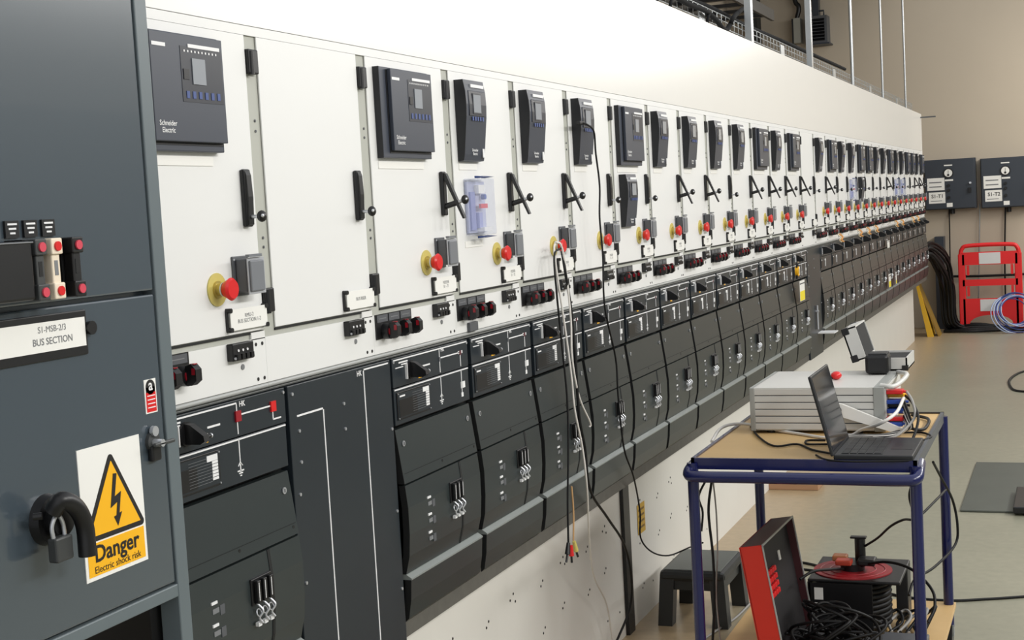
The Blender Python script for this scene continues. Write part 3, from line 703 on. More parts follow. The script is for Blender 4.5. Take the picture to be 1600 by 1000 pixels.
# red barrier
yb = 18.25
A = ony(1500, 508, yb); B_ = ony(1597, 380, yb); x0 = A.x; x1 = x0+.745; H = 1.0
def bz(py_): return ony(1548, py_, yb).z
br = empty('pedestrian_barrier', ((x0+x1)/2, yb, 0), 'red plastic work barrier with white reflective panels against the far wall', 'barrier')
zt = bz(380); t0, t1 = yb-.025, yb+.025
z1 = zt; zp1 = bz(393); zp0 = bz(413); zm1 = bz(436); zm0 = bz(446); zb1 = bz(466); zb0 = bz(488)
b = MB()
b.box((x0, t0, .0), (x0+.085, t1, z1-.12), barrier_m, bev=.01); b.box((x1-.085, t0, .0), (x1, t1, z1-.12), barrier_m, bev=.01)
b.tube([(x0+.03, yb, z1-.14), (x0+.05, yb, z1-.06), (x0+.14, yb, z1-.02), (x1-.14, yb, z1-.02), (x1-.05, yb, z1-.06), (x1-.03, yb, z1-.14)], .026, barrier_m, n=10)
b.box((x0+.05, t0, zp0), (x1-.05, t1, zp1), barrier_m); b.box((x0+.05, t0, zm0), (x1-.05, t1, zm1), barrier_m)
arch = [(x0+.05, zb1), (x0+.05, .10), (x0+.09, .10)]
for k in range(9): a_ = PI-PI*k/8; arch.append((x0+.375+.28*math.cos(a_), .10+(zb0-.12)*math.sin(a_)))
arch += [(x1-.05, .10), (x1-.05, zb1)]
for j in range(len(arch)-1): pass
n_ = 16
for k in range(n_):
    xa = x0+.05+(x1-x0-.10)*k/n_; xb = x0+.05+(x1-x0-.10)*(k+1)/n_
    def ar(x):
        t_ = (x-(x0+x1)/2)/.27
        return .0 if abs(t_) >= 1 else (zb0-.03)*math.sqrt(1-t_*t_)**.6
    b.prism([(xa, ar(xa)), (xb, ar(xb)), (xb, zb1), (xa, zb1)], t0, t1, barrier_m, axis='y')
for zz in (zp0-.005, zm0-.005): b.box((x0+.10, t0, zz-.12), (x0+.13, t1, zz), barrier_m) ; b.box((x1-.13, t0, zz-.12), (x1-.10, t1, zz), barrier_m)
at_root(b, br, 'frame')
for (za, zb_) in ((zp0+.01, zp1-.01), (zb0+.02, zb1-.01)):
    at_root(MB().box((x0+.25, t0-.004, za), (x0+.50, t0, zb_), reflect_m), br, 'reflective_panel', 'white reflective panel')
# coil of blue and white cable
b = MB(); random.seed(11)
for k in range(9):
    c = wpt(1590+random.uniform(-8, 10), 488+random.uniform(-4, 4), 17.9)
    c.z = max(c.z, .22)
    b.ring(c, .16+.10*random.random(), .007, mat('pale_blue_cable', (170, 186, 220), .4) if k % 2 else mat('blue_cable', (52, 72, 140), .4), nrm=(.2+random.uniform(-.3, .3), -1, .5+random.uniform(-.3, .3)), n=40, m_=6)
b.v = [(v[0], v[1], max(v[2], .008)) for v in b.v]
tag(b.build('cable_coil'), 'loose coil of pale blue and dark blue cable on the floor by the barrier', 'cable')
# black cable bundle and trunk at the end of the row
a = ony(1461, 370, 18.6); c = ony(1477, 505, 18.6)
tag(MB().box((a.x, 18.5, 0), (c.x+.02, 18.75, a.z), box_m).build('wall_trunking'), 'dark grey vertical trunking on the far wall behind the black bundle', 'trunking')
random.seed(5)
b = MB()
for k in range(16):
    dx = random.uniform(-.06, .08); dy = random.uniform(-.2, .2)
    P_ = [(-.06, 17.15, 1.08-k*.012), (.02+dx*.5, 17.45+dy, 1.14-k*.012), (.12+dx, 17.9+dy, .95-k*.02), (.14+dx, 18.1+dy, .5), (.16+dx, 18.15+dy, .12), (.32+dx*2, 18.2+dy*.5, .02+.0*k)]
    b.tube(P_, .016, cable_b, n=6, sub=4)
tag(b.build('cable_bundle'), 'thick bundle of black cables dropping from the end of the row to the floor', 'cable')
b = MB()
for k in range(7):
    y_ = 18.0+k*.06; b.tube([(.1, y_, .02), (.45, y_-.1+random.uniform(-.05, .1), .025+.01*k), (.9, y_+random.uniform(-.1, .1), .02), (1.3, y_-.15, .02)], .018, cable_b, n=6)
tag(b.build('cable_run'), 'run of black cables on the floor under the red barrier', 'cable')
# yellow folding sign
yl = mat('sign_board_yellow', (226, 178, 44), .45)
fs = empty('folding_sign', (-.05, 17.9, 0), 'yellow folding board standing beside the end of the white plinth', 'sign')
top = onx(1441, 470, -.10)
at_root(MB().prism([(-.17, .62), (-.14, .62), (.015, .0), (-.055, .0)], 17.55, 17.62, yl, axis='y').prism([(-.17, .62), (-.15, .62), (-.00, .0), (-.045, .0)], 17.9, 17.97, yl, axis='y').prism([(-.165, .58), (-.15, .58), (-.02, .08), (-.04, .08)], 17.62, 17.9, yl, axis='y'), fs, 'front_board')
at_root(MB().prism([(-.16, .62), (-.145, .62), (.085, .0), (.065, .0)], 17.6, 17.9, mat('sign_edge', (150, 118, 52), .5), axis='y'), fs, 'rear_board', 'brown rear board')

# ================================================================== STOOL
st = empty('step_stool', (.09, 5.86, 0), 'black plastic step stool standing on the floor against the white plinth', 'stool')
sx0, sx1, sy0, sy1, sh = -.072, .232, 5.67, 6.08, .240
def taper_leg(cx, cy):
    mx, my = (sx0+sx1)/2, (sy0+sy1)/2; b = MB()
    dx = .028 if cx < mx else -.028; dy = .028 if cy < my else -.028
    w_ = .062
    bot = [(cx, cy), (cx+(1 if cx < mx else -1)*w_, cy), (cx+(1 if cx < mx else -1)*w_, cy+(1 if cy < my else -1)*w_), (cx, cy+(1 if cy < my else -1)*w_)]
    ox, oy = (.014 if cx < mx else -.014), (.014 if cy < my else -.014)
    vs = [(x, y, 0) for x, y in bot]+[(x+ox, y+oy, sh-.02) for x, y in bot]
    b.add(vs, [(3, 2, 1, 0), (4, 5, 6, 7), (0, 1, 5, 4), (1, 2, 6, 5), (2, 3, 7, 6), (3, 0, 4, 7)], stool_m); return b
for cx in (sx0, sx1):
    for cy in (sy0, sy1): at_root(taper_leg(cx, cy), st, 'leg')
at_root(MB().box((sx0+.010, sy0+.010, sh-.050), (sx1-.010, sy1-.010, sh-.003), stool_m, bev=.018).box((sx0+.03, sy0+.022, sh-.085), (sx1-.03, sy0+.03, sh-.04), stool_m).box((sx1-.03, sy0+.03, sh-.085), (sx1-.022, sy1-.03, sh-.04), stool_m), st, 'apron')
at_root(MB().box((sx0+.030, sy0+.030, sh-.004), (sx1-.030, sy1-.030, sh+.001), stool_top, bev=.002), st, 'tread', 'grey textured tread')

# ================================================================== TROLLEY
TX0, TX1, TY0, TY1, TZ, SZ = .385, 1.130, 4.62, 5.655, .920, .165
tr = empty('trolley', ((TX0+TX1)/2, (TY0+TY1)/2, 0), 'navy blue tubular trolley with two plywood shelves in the aisle', 'trolley')
at_root(MB().box((TX0+.012, TY0+.012, TZ-.018), (TX1-.012, TY1-.012, TZ), ply), tr, 'top_board', 'plywood top board')
at_root(MB().box((TX0-.01, TY0+.0, SZ-.018), (TX1+.02, TY1+.02, SZ), ply, bev=.001), tr, 'shelf_board', 'plywood lower board')
b = MB()
b.box((TX0, TY0, TZ-.032), (TX1, TY0+.012, TZ+.006), navy).box((TX0, TY1-.012, TZ-.032), (TX1, TY1, TZ+.006), black).box((TX0, TY0, TZ-.032), (TX0+.012, TY1, TZ+.006), navy).box((TX1-.012, TY0, TZ-.032), (TX1, TY1, TZ+.006), socket_m)
at_root(b, tr, 'edge_frame')
r_ = .0192
def corner_loop(x0, x1, y0, y1, z, rad=.05):
    pts = [(x0, y1, z)]
    for (cx, cy, a0) in ((x0+rad, y0+rad, PI), (x1-rad, y0+rad, 1.5*PI)):
        for k in range(6): a = a0+k*(PI/2)/5; pts.append((cx+rad*math.cos(a), cy+rad*math.sin(a), z))
    pts.append((x1, y1, z)); return pts
at_root(MB().tube([(TX0, TY0+.10, TZ-.020), (TX0-.004, TY0+.01, TZ-.03), (TX0+.0, TY0-.035, TZ-.045), (TX0+.04, TY0-.05, TZ-.048), (TX0+.2, TY0-.05, TZ-.048), (TX1-.2, TY0-.05, TZ-.048), (TX1-.04, TY0-.05, TZ-.048), (TX1+.0, TY0-.035, TZ-.045), (TX1+.004, TY0+.01, TZ-.03), (TX1, TY0+.10, TZ-.020)], r_, navy, n=12), tr, 'push_rail')
for (x, y) in ((TX0+.005, TY0+.0), (TX1-.005, TY0+.0), (TX0+.01, TY1-.01), (TX1-.005, TY1-.01)):
    at_root(MB().cyl((x, y, .075), (x, y, TZ-.01), r_, navy, n=14), tr, 'leg')
    c = at_root(MB().cyl((x-.012, y, .045), (x+.012, y, .045), .045, black, n=20).box((x-.018, y-.02, .04), (x+.018, y+.02, .085), steel), tr, 'caster')

# instrument case
IX0, IX1, IY0, IY1, IZ0, IZ1 = .478, .972, 5.16, 5.645, .932, 1.092
ins = empty('test_instrument', ((IX0+IX1)/2, (IY0+IY1)/2, TZ), 'large silver ribbed test instrument on the trolley behind the laptop', 'instrument')
b = MB().box((IX0+.02, IY0+.004, IZ0), (IX1-.045, IY1, IZ1-.003), alu)
n = 7; hh = (IZ1-IZ0)/n
for k in range(6): 
    za = IZ0+.004+k*(IZ1-IZ0-.006)/6; zb_ = za+(IZ1-IZ0-.006)/6-.0035
    b.box((IX0+.018, IY0-.001, za), (IX1-.043, IY0+.006, zb_), alu, bev=.001)
    b.box((IX0+.019, IY0+.003, zb_), (IX1-.044, IY0+.0045, zb_+.0035), socket_m)
b.box((IX0+.012, IY0, IZ1-.006), (IX1-.04, IY1, IZ1), alu, bev=.002)
at_root(b, ins, 'casing')
at_root(MB().box((IX0, IY0-.004, IZ0-.002), (IX0+.018, IY1, IZ1), alu_dk, bev=.002), ins, 'end_frame')
at_root(MB().box((IX1-.043, IY0-.004, IZ0-.002), (IX1-.004, IY1, IZ1), alu_dk, bev=.002), ins, 'end_frame')
at_root(MB().box((IX1-.005, IY0+.01, IZ0+.006), (IX1, IY1-.01, IZ1-.006), mat('front_panel_white', (214, 214, 210), .4)), ins, 'front_panel')
for (x, y) in ((IX0+.07, IY0+.03), (IX1-.10, IY0+.03), (IX0+.07, IY1-.05), (IX1-.10, IY1-.05)): at_root(MB().cyl((x, y, TZ), (x, y, IZ0), .014, black, n=12), ins, 'foot')
at_root(MB().tube([(IX1-.02, IY0+.02, IZ1+.004), (IX1+.03, IY0+.03, IZ1+.0), (IX1+.05, IY0+.25, IZ1+.012), (IX1+.0, IY0+.4, IZ1+.004)], .009, alu, n=6), ins, 'carry_handle')
at_root(MB().prism([(.775, 1.030), (.800, 1.038), (.822, 1.034), (1.035, .944), (1.025, .924), (.790, .996)], IY0-.030, IY0-.012, label_m, axis='y').cyl((.806, IY0-.031, 1.013), (.806, IY0-.038, 1.013), .013, black, n=14).cyl((.806, IY0-.012, 1.013), (.806, IY0, 1.013), .008, steel, n=10), ins, 'tilt_bail', 'white folding stand arm with black pivot')
# connectors
cols = [('red_connector', red, 5.20, 1.07), ('yellow_connector', sign_y, 5.24, 1.052), ('blue_connector', blue_p, 5.20, 1.034), ('black_connector', black, 5.24, 1.015), ('blue_connector', blue_p, 5.2, 1.00), ('red_connector', red, 5.18, .975), ('blue_connector', blue_p, 5.17, .957)]
labs = ['topmost red plug on the front of the silver instrument', 'yellow plug on the front of the silver instrument', 'blue plug right under the yellow plug', 'black plug in the middle of the instrument front', 'blue plug below the black plug', 'lower red plug near the bottom of the instrument front', 'lowest blue plug at the bottom of the instrument front']
for (nm, mt, y, z), lab in zip(cols, labs):
    nm = 'banana_plug'
    o = MB().box((IX1, y-.02, z-.007), (IX1+.058, y+.03, z+.008), mt, bev=.003).cyl((IX1+.058, y+.004, z), (IX1+.075, y+.004, z-.002), .005, mt, n=8).build(nm)
    tag(o, lab, 'plug', 'plugs in the instrument front')
# laptop
lap = empty('laptop', (.99, 4.79, TZ), 'open black laptop at the front of the trolley, back of its lid to the left', 'laptop')
at_root(MB().box((.865, 4.625, TZ+.004), (1.118, 4.975, TZ+.022), laptop_m, bev=.004).box((.88, 4.64, TZ), (1.10, 4.96, TZ+.004), black), lap, 'base')
k_ = MB().box((.885, 4.645, TZ+.022), (1.02, 4.955, TZ+.0228), black)
for i in range(5):
    for j in range(14): k_.box((.889+i*.026, 4.650+j*.0217, TZ+.0228), (.911+i*.026, 4.668+j*.0217, TZ+.0245), laptop_m)
at_root(k_, lap, 'keyboard'); at_root(MB().box((1.035, 4.74, TZ+.022), (1.105, 4.86, TZ+.0228), black), lap, 'trackpad')
Mx = Matrix.Translation((.866, 0, TZ+.018)) @ Matrix.Rotation(math.radians(-14), 4, 'Y')
at_root(MB().box((-.010, 4.625, 0), (.0, 4.975, .272), laptop_m, M=Mx, bev=.003), lap, 'lid')
at_root(MB().box((.0, 4.637, .012), (.0008, 4.963, .262), mat('laptop_screen', (30, 32, 38), .12), M=Mx), lap, 'screen')
at_root(MB().box((-.0106, 4.634, .028), (-.010, 4.664, .052), label_m, M=Mx), lap, 'sticker', 'small white sticker')
# black box on instrument
b = MB().box((.856, 5.50, IZ1+.004), (.944, 5.60, IZ1+.078), black, bev=.012)
o = b.cyl((.88, 5.52, IZ1), (.88, 5.52, IZ1+.004), .006, black).cyl((.93, 5.52, IZ1), (.93, 5.52, IZ1+.004), .006, black).box((.868, 5.51, IZ1+.074), (.938, 5.59, IZ1+.083), laptop_m, bev=.003).build('power_adapter')
tag(o, 'rounded black box on top of the silver instrument', 'box')
# red clamp on top
o = MB().sphere((.765, 5.38, IZ1+.016), .016, red, n=12, sc=(1.3, 1.6, 1)).cyl((.735, 5.36, IZ1+.006), (.765, 5.38, IZ1+.012), .006, black, n=8).build('red_probe_clip')
tag(o, 'small red clip lying on the silver instrument just behind the laptop lid', 'clip')
# aluminium flight case, open, on the instrument's rear
cz = IZ1+.001
fc = empty('equipment_case', (.92, 5.5, cz), 'open aluminium equipment case with black corners behind the black box', 'case')
b = MB(); bx0, bx1, by0, by1, bh = .845, 1.000, 5.63, 5.90, .050
b.box((bx0, by0, cz), (bx1, by1, cz+.006), alu); b.box((bx0, by0, cz), (bx0+.006, by1, cz+bh), alu).box((bx1-.006, by0, cz), (bx1, by1, cz+bh), alu).box((bx0, by0, cz), (bx1, by0+.006, cz+bh), alu).box((bx0, by1-.006, cz), (bx1, by1, cz+bh), alu)
at_root(b, fc, 'base'); at_root(MB().box((bx0+.006, by0+.006, cz+.006), (bx1-.006, by1-.006, cz+bh-.008), void), fc, 'foam_lining')
Ml = Matrix.Translation((bx0, 0, cz+bh)) @ Matrix.Rotation(math.radians(-17), 4, 'Y')
b = MB().box((-.055, by0, 0), (-.049, by1, .135), alu, M=Ml)
for (p, q) in (((-.055, by0, 0), (.0, by0+.006, .135)), ((-.055, by1-.006, 0), (.0, by1, .135)), ((-.055, by0, 0), (0, by1, .006)), ((-.055, by0, .129), (0, by1, .135))): b.box(p, q, alu, M=Ml)
at_root(b, fc, 'lid'); at_root(MB().box((-.049, by0+.006, .006), (-.004, by1-.006, .129), void, M=Ml), fc, 'lid_lining')
for z in (-.003, .110):
    for y in (by0-.003, by1-.025): at_root(MB().box((-.058, y, z), (-.030, y+.028, z+.028), black, M=Ml, bev=.003), fc, 'corner_protector')
at_root(MB().box((bx1-.02, by0-.003, cz-.0005), (bx1+.003, by0+.02, cz+.02), black), fc, 'corner_protector')

# cables on the trolley top
def cab_obj(pts, r, mt, name, label, n=7): return tag(MB().tube(pts, r, mt, n=n).build(name), label, 'cable')
T = lambda px, py_, h=.006: onz(px, py_, TZ+h)
cab_obj([onz(1112, 690, .90), T(1128, 668), T(1160, 662, .02), T(1200, 670, .01), T(1250, 678), T(1292, 684), T(1330, 680), T(1345, 672, .03), onz(1375, 662, 1.0), onz(1400, 645, 1.03), onz(1412, 622, 1.05)], .006, cable_w, 'white_lead', 'white lead lying across the trolley in front of the silver instrument')
cab_obj([T(1172, 664), T(1185, 682), T(1210, 697), T(1245, 694), T(1270, 703), T(1300, 709)], .004, cable_b, 'black_lead', 'thin black lead curving over the plywood left of the laptop')
cab_obj([T(1275, 711), T(1290, 718), T(1320, 721), T(1370, 721), T(1425, 720)], .0035, cable_b, 'black_lead', 'thin black lead along the front edge of the laptop')
cab_obj([T(1290, 688), T(1262, 688), T(1262, 694), T(1296, 694)], .004, cable_b, 'black_lead', 'short doubled black lead just left of the laptop hinge')
cab_obj([T(1410, 676), T(1440, 676), T(1455, 682), T(1440, 688), T(1420, 687)], .004, cable_b, 'black_lead', 'black lead loop on the plywood right of the laptop keyboard')
cab_obj([(IX1+.06, 5.24, 1.05), (1.06, 5.2, 1.03), (1.09, 5.1, .99), (1.08, 5.0, .935), (1.06, 4.99, .93)], .005, cable_b, 'test_lead', 'black test lead arching off the plugs at the instrument front')
cab_obj([(IX1+.07, 5.2, 1.07), (1.065, 5.16, 1.04), (1.075, 5.12, .99), (1.04, 5.05, .95), (1.0, 5.02, .93), (.94, 5.03, .93)], .005, cable_g, 'test_lead', 'grey test lead falling from the plugs to the plywood')
cab_obj([(IX1+.07, 5.17, .957), (1.07, 5.13, .945), (1.10, 5.2, .935), (1.09, 5.45, .93), (1.02, 5.55, .93)], .006, cable_b, 'test_lead', 'black test lead running to the rear of the trolley top')
for k in range(6):
    yy = 5.06+.012*k
    cab_obj([(IX1+.06, 5.18, .97+.015*k), (1.045+.004*k, 5.12, .965), (1.03+.005*k, yy, .945), (.99+.006*k, yy-.03, .928+.003*k), (.90+.01*k, yy-.02, .928), (.82, yy, .928)], .0045, (cable_g, cable_b, cable_w, cable_b, cable_g, cable_b)[k], 'test_lead', ['grey lead, frontmost of the bundle behind the keyboard', 'black lead second in the bundle behind the keyboard', 'white lead in the bundle behind the keyboard', 'black lead behind the white one in the bundle', 'grey lead toward the back of the bundle', 'black lead rearmost of the bundle'][k])

# lower shelf: red case
rc = empty('red_tool_case', (.62, 4.9, SZ), 'open red tool case lid standing upright on the lower shelf', 'case')
Mc = Matrix.Translation((.588, 4.70, SZ)) @ Matrix.Rotation(math.radians(-9), 4, 'Y') @ Matrix.Rotation(math.radians(-3), 4, 'Z')
L_, Hc, th = .44, .44, .085
b = MB().box((-.0, 0, 0), (.006, L_, Hc), case_red, M=Mc)
b.box((0, 0, 0), (th-.004, .008, Hc), case_red, M=Mc, bev=.002).box((0, L_-.008, 0), (th-.004, L_, Hc), mat('case_maroon', (70, 34, 38), .45), M=Mc).box((0, 0.008, Hc-.008), (th-.004, L_-.008, Hc), mat('case_maroon', (0, 0, 0)), M=Mc).box((0, 0, 0), (th-.004, L_, .008), case_red, M=Mc)
at_root(b, rc, 'lid_shell')
b = MB()
for (p, q) in (((th-.004, -.002, 0), (th, .004, Hc)), ((th-.004, -.002, Hc-.004), (th, L_, Hc+.002)), ((th-.004, L_-.004, 0), (th, L_+.002, Hc))): b.box(p, q, alu_dk, M=Mc)
at_root(b, rc, 'metal_rim')
at_root(MB().box((.006, .008, .008), (.055, L_-.008, Hc-.008), mat('case_lining', (34, 32, 34), .6, noise=.3, scale=20), M=Mc), rc, 'lining')
b = MB()
for i in range(4):
    for j in range(4): b.box((.055, .06+.028*i, .235+.026*j), (.068, .080+.028*i, .253+.026*j), red, M=Mc, bev=.003)
at_root(b, rc, 'red_connectors')
at_root(MB().cyl((.055, .26, .35), (.068, .26, .35), .010, label_m, n=12).cyl((.055, .26, .33), (.066, .26, .33), .006, label_m, n=12) if False else MB().box((.055, .25, .325), (.062, .265, .36), label_m, M=Mc, bev=.002), rc, 'catch')
# cable reel
rx, ry = .83, 5.19
rl = empty('cable_reel', (rx, ry, SZ), 'black cable reel with red disc on top, lower shelf of the trolley', 'cable reel')
zt_ = .375
at_root(MB().box((.665, 5.16, zt_-.012), (1.0, 5.50, zt_), black, bev=.004), rl, 'top_frame')
at_root(MB().cyl((.81, 5.31, zt_), (.81, 5.31, zt_+.004), .145, reel_red, n=40).ring((.81, 5.31, zt_+.004), .12, .003, dark_red).ring((.81, 5.31, zt_+.004), .085, .003, dark_red), rl, 'disc', 'red disc')
b = MB().cyl((.81, 5.31, SZ+.006), (.81, 5.31, zt_-.012), .13, black, n=40)
for k in range(9): b.ring((.81, 5.31, SZ+.022+k*.019), .132, .0095, cable_b, n=40, m_=6)
at_root(b, rl, 'wound_cable')
at_root(MB().box((.665, 5.155, SZ), (.675, 5.21, zt_-.01), black).box((.670, 5.155, SZ+.02), (.90, 5.163, zt_-.012), black), rl, 'front_frame')
at_root(MB().box((.955, 5.40, SZ), (1.0, 5.50, zt_-.01), laptop_m, bev=.004), rl, 'rear_frame')
at_root(MB().box((.69, 5.1525, .30), (.722, 5.1545, .345), label_m).box((.69, 5.1525, .28), (.735, 5.1545, .288), label_m), rl, 'rating_label')
at_root(MB().cyl((.81, 5.31, zt_+.004), (.81, 5.31, zt_+.03), .045, black, n=24), rl, 'hub')
tag(MB().box((.755, 5.24, zt_+.032), (.815, 5.29, zt_+.052), mat('orange_red', (190, 70, 50), .4), bev=.005).build('mains_plug'), 'orange-red plug in the socket hub of the cable reel', 'plug')
tag(MB().box((.735, 5.30, zt_+.032), (.79, 5.35, zt_+.054), copper, bev=.005).build('mains_plug'), 'brown plug behind the orange-red plug on the cable reel', 'plug')
tag(MB().box((.835, 5.25, zt_+.031), (.90, 5.32, zt_+.055), black, bev=.006).build('mains_plug'), 'flat black plug on the right of the cable reel hub', 'plug')
tag(MB().cyl((.835, 5.345, zt_+.031), (.835, 5.345, zt_+.115), .020, black, n=18).box((.80, 5.33, zt_+.115), (.86, 5.36, zt_+.122), black, bev=.002).build('mains_adapter'), 'tall black cylindrical adapter standing on the cable reel', 'plug')
# grey tray and clips in front of the reel
tag(MB().box((.66, 5.02, SZ), (1.10, 5.13, SZ+.035), socket_m, bev=.004).build('metal_tray'), 'long grey metal box lying in front of the cable reel', 'box')
for k, (x, y, mt, lab) in enumerate(((.93, 4.93, red, 'red crocodile clip lying right of the others on the lower shelf'), (.86, 4.90, red, 'red crocodile clip in the middle of the lower shelf front'), (.90, 4.86, label_m, 'white clip among the red ones on the lower shelf'))):
    tag(MB().box((x-.03, y-.012, SZ+.001), (x+.03, y+.012, SZ+.022), mt, bev=.005).cyl((x+.03, y, SZ+.012), (x+.055, y+.01, SZ+.010), .005, chrome, n=8).build('crocodile_clip'), lab, 'clip', 'clips on the lower shelf')
random.seed(21)
for k in range(20):
    b = MB(); cx, cy = .80+random.uniform(-.03, .07), 4.84+random.uniform(-.08, .10); R_ = .10+random.uniform(-.03, .03)
    pts = []
    a0 = random.uniform(0, 6); tall = random.uniform(.03, .20)
    for j in range(14):
        a = a0+j*.75; pts.append((cx+R_*math.cos(a)*(1+.15*math.sin(j)), cy+R_*math.sin(a)*.8, SZ+.012+tall*(.5+.5*math.sin(a*.9+k))))
    b.tube(pts, .0055, cable_b, n=6, sub=4)
    tag(b.build('coiled_lead'), 'black lead in the tangle beside the red case on the lower shelf', 'cable', 'tangled black leads on the lower shelf')
random.seed(4)
for k in range(5):
    x = .95+.03*k
    tag(MB().tube([(x, 5.2, SZ+.01), (x+.04, 5.28, SZ+.03+.015*k), (x+.01, 5.36, SZ+.05), (x-.04, 5.3, SZ+.02), (x-.02, 5.2, SZ+.012)], .006, cable_g if k % 2 else cable_b, n=6).build('coiled_lead'), ('grey' if k % 2 else 'black')+' lead loop beside the right side of the cable reel', 'cable', 'lead loops beside the reel' if k % 2 else 'black lead loops beside the reel')

# leads hanging under / around the trolley
def mid(px, py_, Y): return ony(px, py_, Y)
cab_obj([mid(1352, 853, 5.34), mid(1372, 840, 5.2), mid(1392, 822, 5.05), mid(1412, 812, 4.95), mid(1432, 810, 4.85), mid(1462, 782, 5.1), mid(1478, 765, 5.5)], .0045, cable_b, 'black_lead', 'thin black lead rising from the tall adapter to the right-hand leg')
cab_obj([mid(1424, 758, 4.66), mid(1421, 775, 4.66), mid(1425, 793, 4.66), mid(1433, 810, 4.66)], .0045, cable_b, 'black_lead', 'short black lead hanging inside the front right leg')
cab_obj([mid(1458, 722, 5.2), mid(1470, 745, 5.4), mid(1488, 780, 5.6), mid(1496, 820, 5.62), mid(1492, 852, 5.6), mid(1460, 886, 5.3), mid(1430, 905, 5.1), mid(1420, 930, 5.0)], .005, cable_b, 'black_lead', 'black lead bulging out round the rear right leg')
cab_obj([mid(1340, 885, 5.3), mid(1380, 878, 5.2), mid(1415, 885, 5.15), mid(1440, 902, 5.1), mid(1458, 925, 5.05), mid(1460, 950, 5.0), mid(1450, 972, 4.95)], .0055, cable_b, 'black_lead', 'black lead arching over the reel and down by the front right leg')
cab_obj([mid(1250, 905, 5.0), mid(1270, 893, 5.05), mid(1295, 890, 5.15), mid(1318, 889, 5.25)], .0055, cable_b, 'black_lead', 'black lead running from the red case to the cable reel')
cab_obj([mid(1106, 745, 4.68), mid(1092, 775, 4.68), mid(1098, 800, 4.68), mid(1096, 830, 4.68)], .004, cable_b, 'black_lead', 'thin black lead looping beside the front left leg')
cab_obj([mid(1112, 750, 4.8), mid(1107, 800, 4.8), mid(1114, 870, 4.8), mid(1116, 940, 4.8), mid(1113, 1010, 4.8)], .005, cable_b, 'black_lead', 'black lead hanging straight down in front of the stool')
cab_obj([mid(1114, 750, 4.85), mid(1119, 800, 4.85), mid(1121, 860, 4.85), mid(1119, 930, 4.85), mid(1126, 1010, 4.85)], .003, cable_g, 'grey_lead', 'thin grey lead hanging down in front of the stool')
f0 = lambda px, py_, z=.006: onz(px, py_, z)
cab_obj([f0(1640, 928), f0(1600, 932), f0(1540, 936), f0(1480, 938), f0(1400, 930), f0(1330, 905), f0(1260, 890), f0(1180, 890), f0(1140, 890)], .006, cable_b, 'floor_lead', 'long black lead crossing the floor behind the trolley to the right edge')
cab_obj([f0(1145, 873), f0(1200, 872), f0(1260, 880), f0(1290, 888)], .006, cable_b, 'floor_lead', 'black lead on the floor right behind the stool')
cab_obj([f0(1180, 948), f0(1165, 965), f0(1150, 985), f0(1140, 1010)], .007, cable_b, 'floor_lead', 'black lead on the floor in front of the stool')
cab_obj([f0(1175, 940), f0(1150, 965), f0(1120, 985), f0(1090, 1005)], .005, cable_g, 'floor_lead', 'grey lead on the floor in front of the stool')
cab_obj([f0(1612, 577), f0(1590, 584), f0(1577, 595), f0(1582, 608), f0(1598, 612), f0(1620, 612)], .012, cable_b, 'floor_lead', 'black lead looped on the floor at the right edge')

# leads from the row
cab_obj([onx(868, 378, .04), onx(866, 392, .045), onx(872, 440, .05), onx(884, 520, .055), onx(893, 590, .06), onx(898, 640, .06), onx(910, 700, .06), onx(917, 760, .055), onx(921, 840, .0), onx(928, 900, -.06), onx(948, 945, -.1), onx(958, 1010, -.12)], .0035, cable_w, 'white_lead', 'white lead hanging from the fourth red stop button to the floor')
cab_obj([onx(868, 378, .045), onx(877, 384, .05), onx(884, 420, .055), onx(892, 500, .06), onx(894, 560, .06), onx(905, 620, .06), onx(922, 660, .055), onx(921, 667, .05)], .0035, cable_w, 'white_lead', 'shorter white lead hanging over the charcoal covers')
cab_obj([onx(876, 388, .045), onx(866, 400, .05), onx(870, 460, .055), onx(878, 540, .055), onx(886, 620, .06), onx(888, 700, .06), onx(887, 780, .06), onx(888, 848, .06)], .0035, cable_b, 'black_lead', 'black lead hanging from the stop button to the black clip')
cab_obj([onx(878, 392, .045), onx(884, 430, .055), onx(893, 490, .055), onx(899, 560, .06), onx(905, 650, .06), onx(914, 700, .06), onx(922, 765, .055), onx(950, 810, .02), onx(975, 850, -.03), onx(986, 900, -.06), onx(984, 950, -.09), onx(960, 1010, -.12)], .005, cable_b, 'black_lead', 'thick black lead hanging from the stop button past the black strip')
cab_obj([onx(893, 760, .06), onx(896, 800, .06), onx(896, 845, .06)], .003, tan_cable, 'tan_lead', 'short tan lead hanging to the yellow clip')
cab_obj([onx(908, 192, .045), onx(918, 195, .06), onx(928, 206, .06), onx(931, 240, .06), onx(937, 290, .06), onx(937, 340, .06), onx(942, 400, .06), onx(945, 480, .06), onx(962, 560, .06), onx(966, 620, .06), onx(975, 700, .06), onx(990, 745, .04), onx(1000, 800, -.05), onx(1001, 840, -.08), onx(1018, 862, -.08), onx(1045, 868, -.05), onx(1078, 855, .05), onz(1098, 848, .55)], .0035, cable_b, 'relay_lead', 'long thin black lead from the fifth relay down past the ochre label to the trolley')
p = onx(908, 192, .045)
tag(MB().box((.034, p.y-.025, p.z-.006), (.050, p.y+.03, p.z+.006), black, bev=.003).build('data_plug'), 'flat black data plug in the curved relay with the long black lead', 'plug')
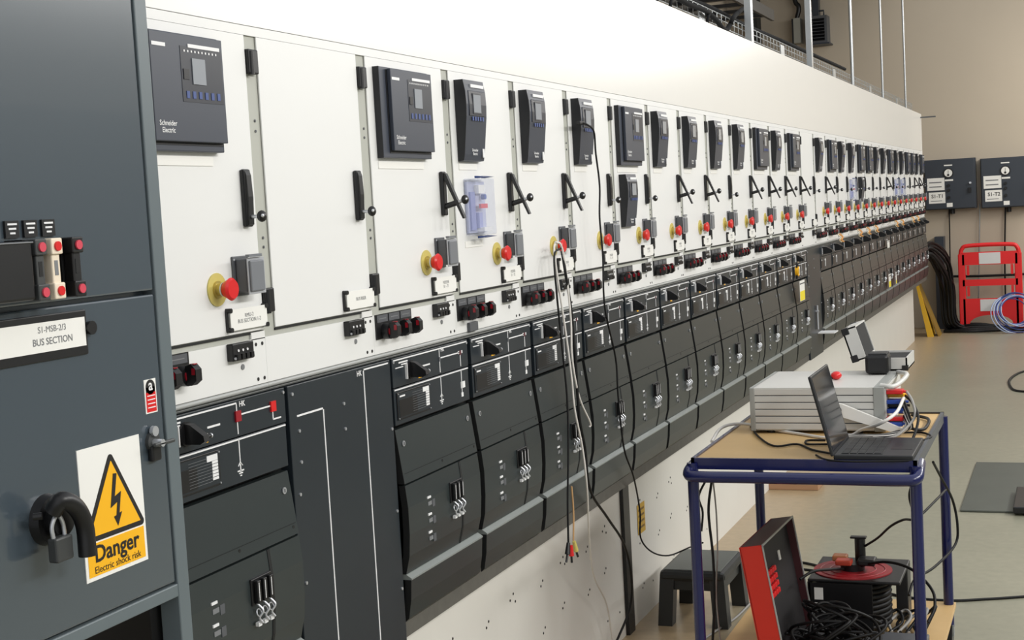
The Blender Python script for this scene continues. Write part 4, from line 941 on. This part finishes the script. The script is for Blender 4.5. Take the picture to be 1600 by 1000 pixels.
for (px, pyy, mt, lab, dx) in ((888, 848, black, 'black crocodile clip hanging in front of the white plinth', -.012), (892, 852, red, 'red crocodile clip hanging between the black and yellow ones', 0), (897, 846, yellow, 'yellow crocodile clip hanging in front of the white plinth', .012)):
    p = onx(px, pyy, .06)
    b = MB().cyl(p, p+Vector((0, dx*1.2-.0, -.035)), .006, mt, r2=.009, n=10).cyl(p+Vector((0, dx*1.2, -.035)), p+Vector((.0, dx*2.4, -.058)), .004, black, n=8)
    tag(b.build('crocodile_clip'), lab, 'clip', 'clips hanging from the row')

# hanging lock-out tags
lemon = mat('lemon_card', (238, 218, 40), .5)
def locktag(px, py_, X, w_, h_, top_, bot_, name, lab, split=.5, lock=False):
    p = onx(px, py_, X); r = empty(name, tuple(p), lab, 'tag')
    b = MB().box((-.0008, -w_/2, -h_), (.0008, w_/2, 0), top_).box((-.0012, -w_/2+.002, -h_+.002), (.0012, w_/2-.002, -h_*split), bot_)
    b.box((-.0012, -w_/2+.004, -h_*.12), (.0012, w_/2-.004, -h_*.18), socket_m); b.build('card', r, 'white card with yellow lower half')
    b = MB().tube([(0, 0, -.002), (-.01, .002, .02), (-.02, 0, .035)], .0018, black, n=5); b.build('string', r)
    return r
locktag(1253, 438, .05, .165, .125, label_m, lemon, 'lockout_tag', 'white and yellow tag hanging under the yellow padlock in mid row', .52)
locktag(1390, 428, .05, .155, .12, label_m, lemon, 'lockout_tag', 'white and yellow tag far down the row, left one of the pair', .55)
locktag(1400, 425, .05, .075, .11, label_m, lemon, 'lockout_tag', 'narrow white and yellow tag far down the row, right one of the pair', .7)
locktag(1388, 376, .05, .16, .065, label_m, label_m, 'lockout_tag', 'small white tag hanging at a far selector lever above the yellow tags', .5)
p = onx(1246, 424, .055)
pl = empty('padlock', tuple(p), 'yellow padlock hasp on a selector lever above the white and yellow tag', 'padlock')
MB().cyl((-.01, 0, 0), (.008, 0, 0), .03, sign_y, n=18).cyl((.008, 0, 0), (.011, 0, 0), .016, gold, n=14).box((-.008, -.02, -.045), (.004, .03, -.02), black, bev=.004).build('body', pl)
MB().tube([(0, -.016, .02), (0, -.014, .045), (0, 0, .055), (0, .014, .045), (0, .016, .02)], .005, black, n=8).build('shackle', pl)

a = onz(1583, 803, .012); tag(MB().box((a.x, a.y, .012), (a.x+.5, a.y+.55, .05), black, bev=.006).build('black_block'), 'black block lying on the grey slab at the right edge', 'block')  # plain black block set on the thin slab
# thin dark grey slab on the floor at the right edge, flat card by the plinth
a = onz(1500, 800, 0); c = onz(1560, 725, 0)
tag(MB().box((a.x, a.y, 0), (a.x+.9, c.y, .012), mat('slab_grey', (78, 82, 74), .5, noise=.15, scale=5), bev=.004).build('floor_slab'), 'thin dark grey slab on the floor at the right edge', 'mat')
a = onz(1212, 760, .0)
tag(MB().box((a.x-.05, a.y-.1, 0), (a.x+.28, a.y+.12, .05), mat('cardboard', (170, 132, 100), .8), bev=.004).build('cardboard_box'), 'flat brown cardboard box on the floor behind the trolley', 'box')
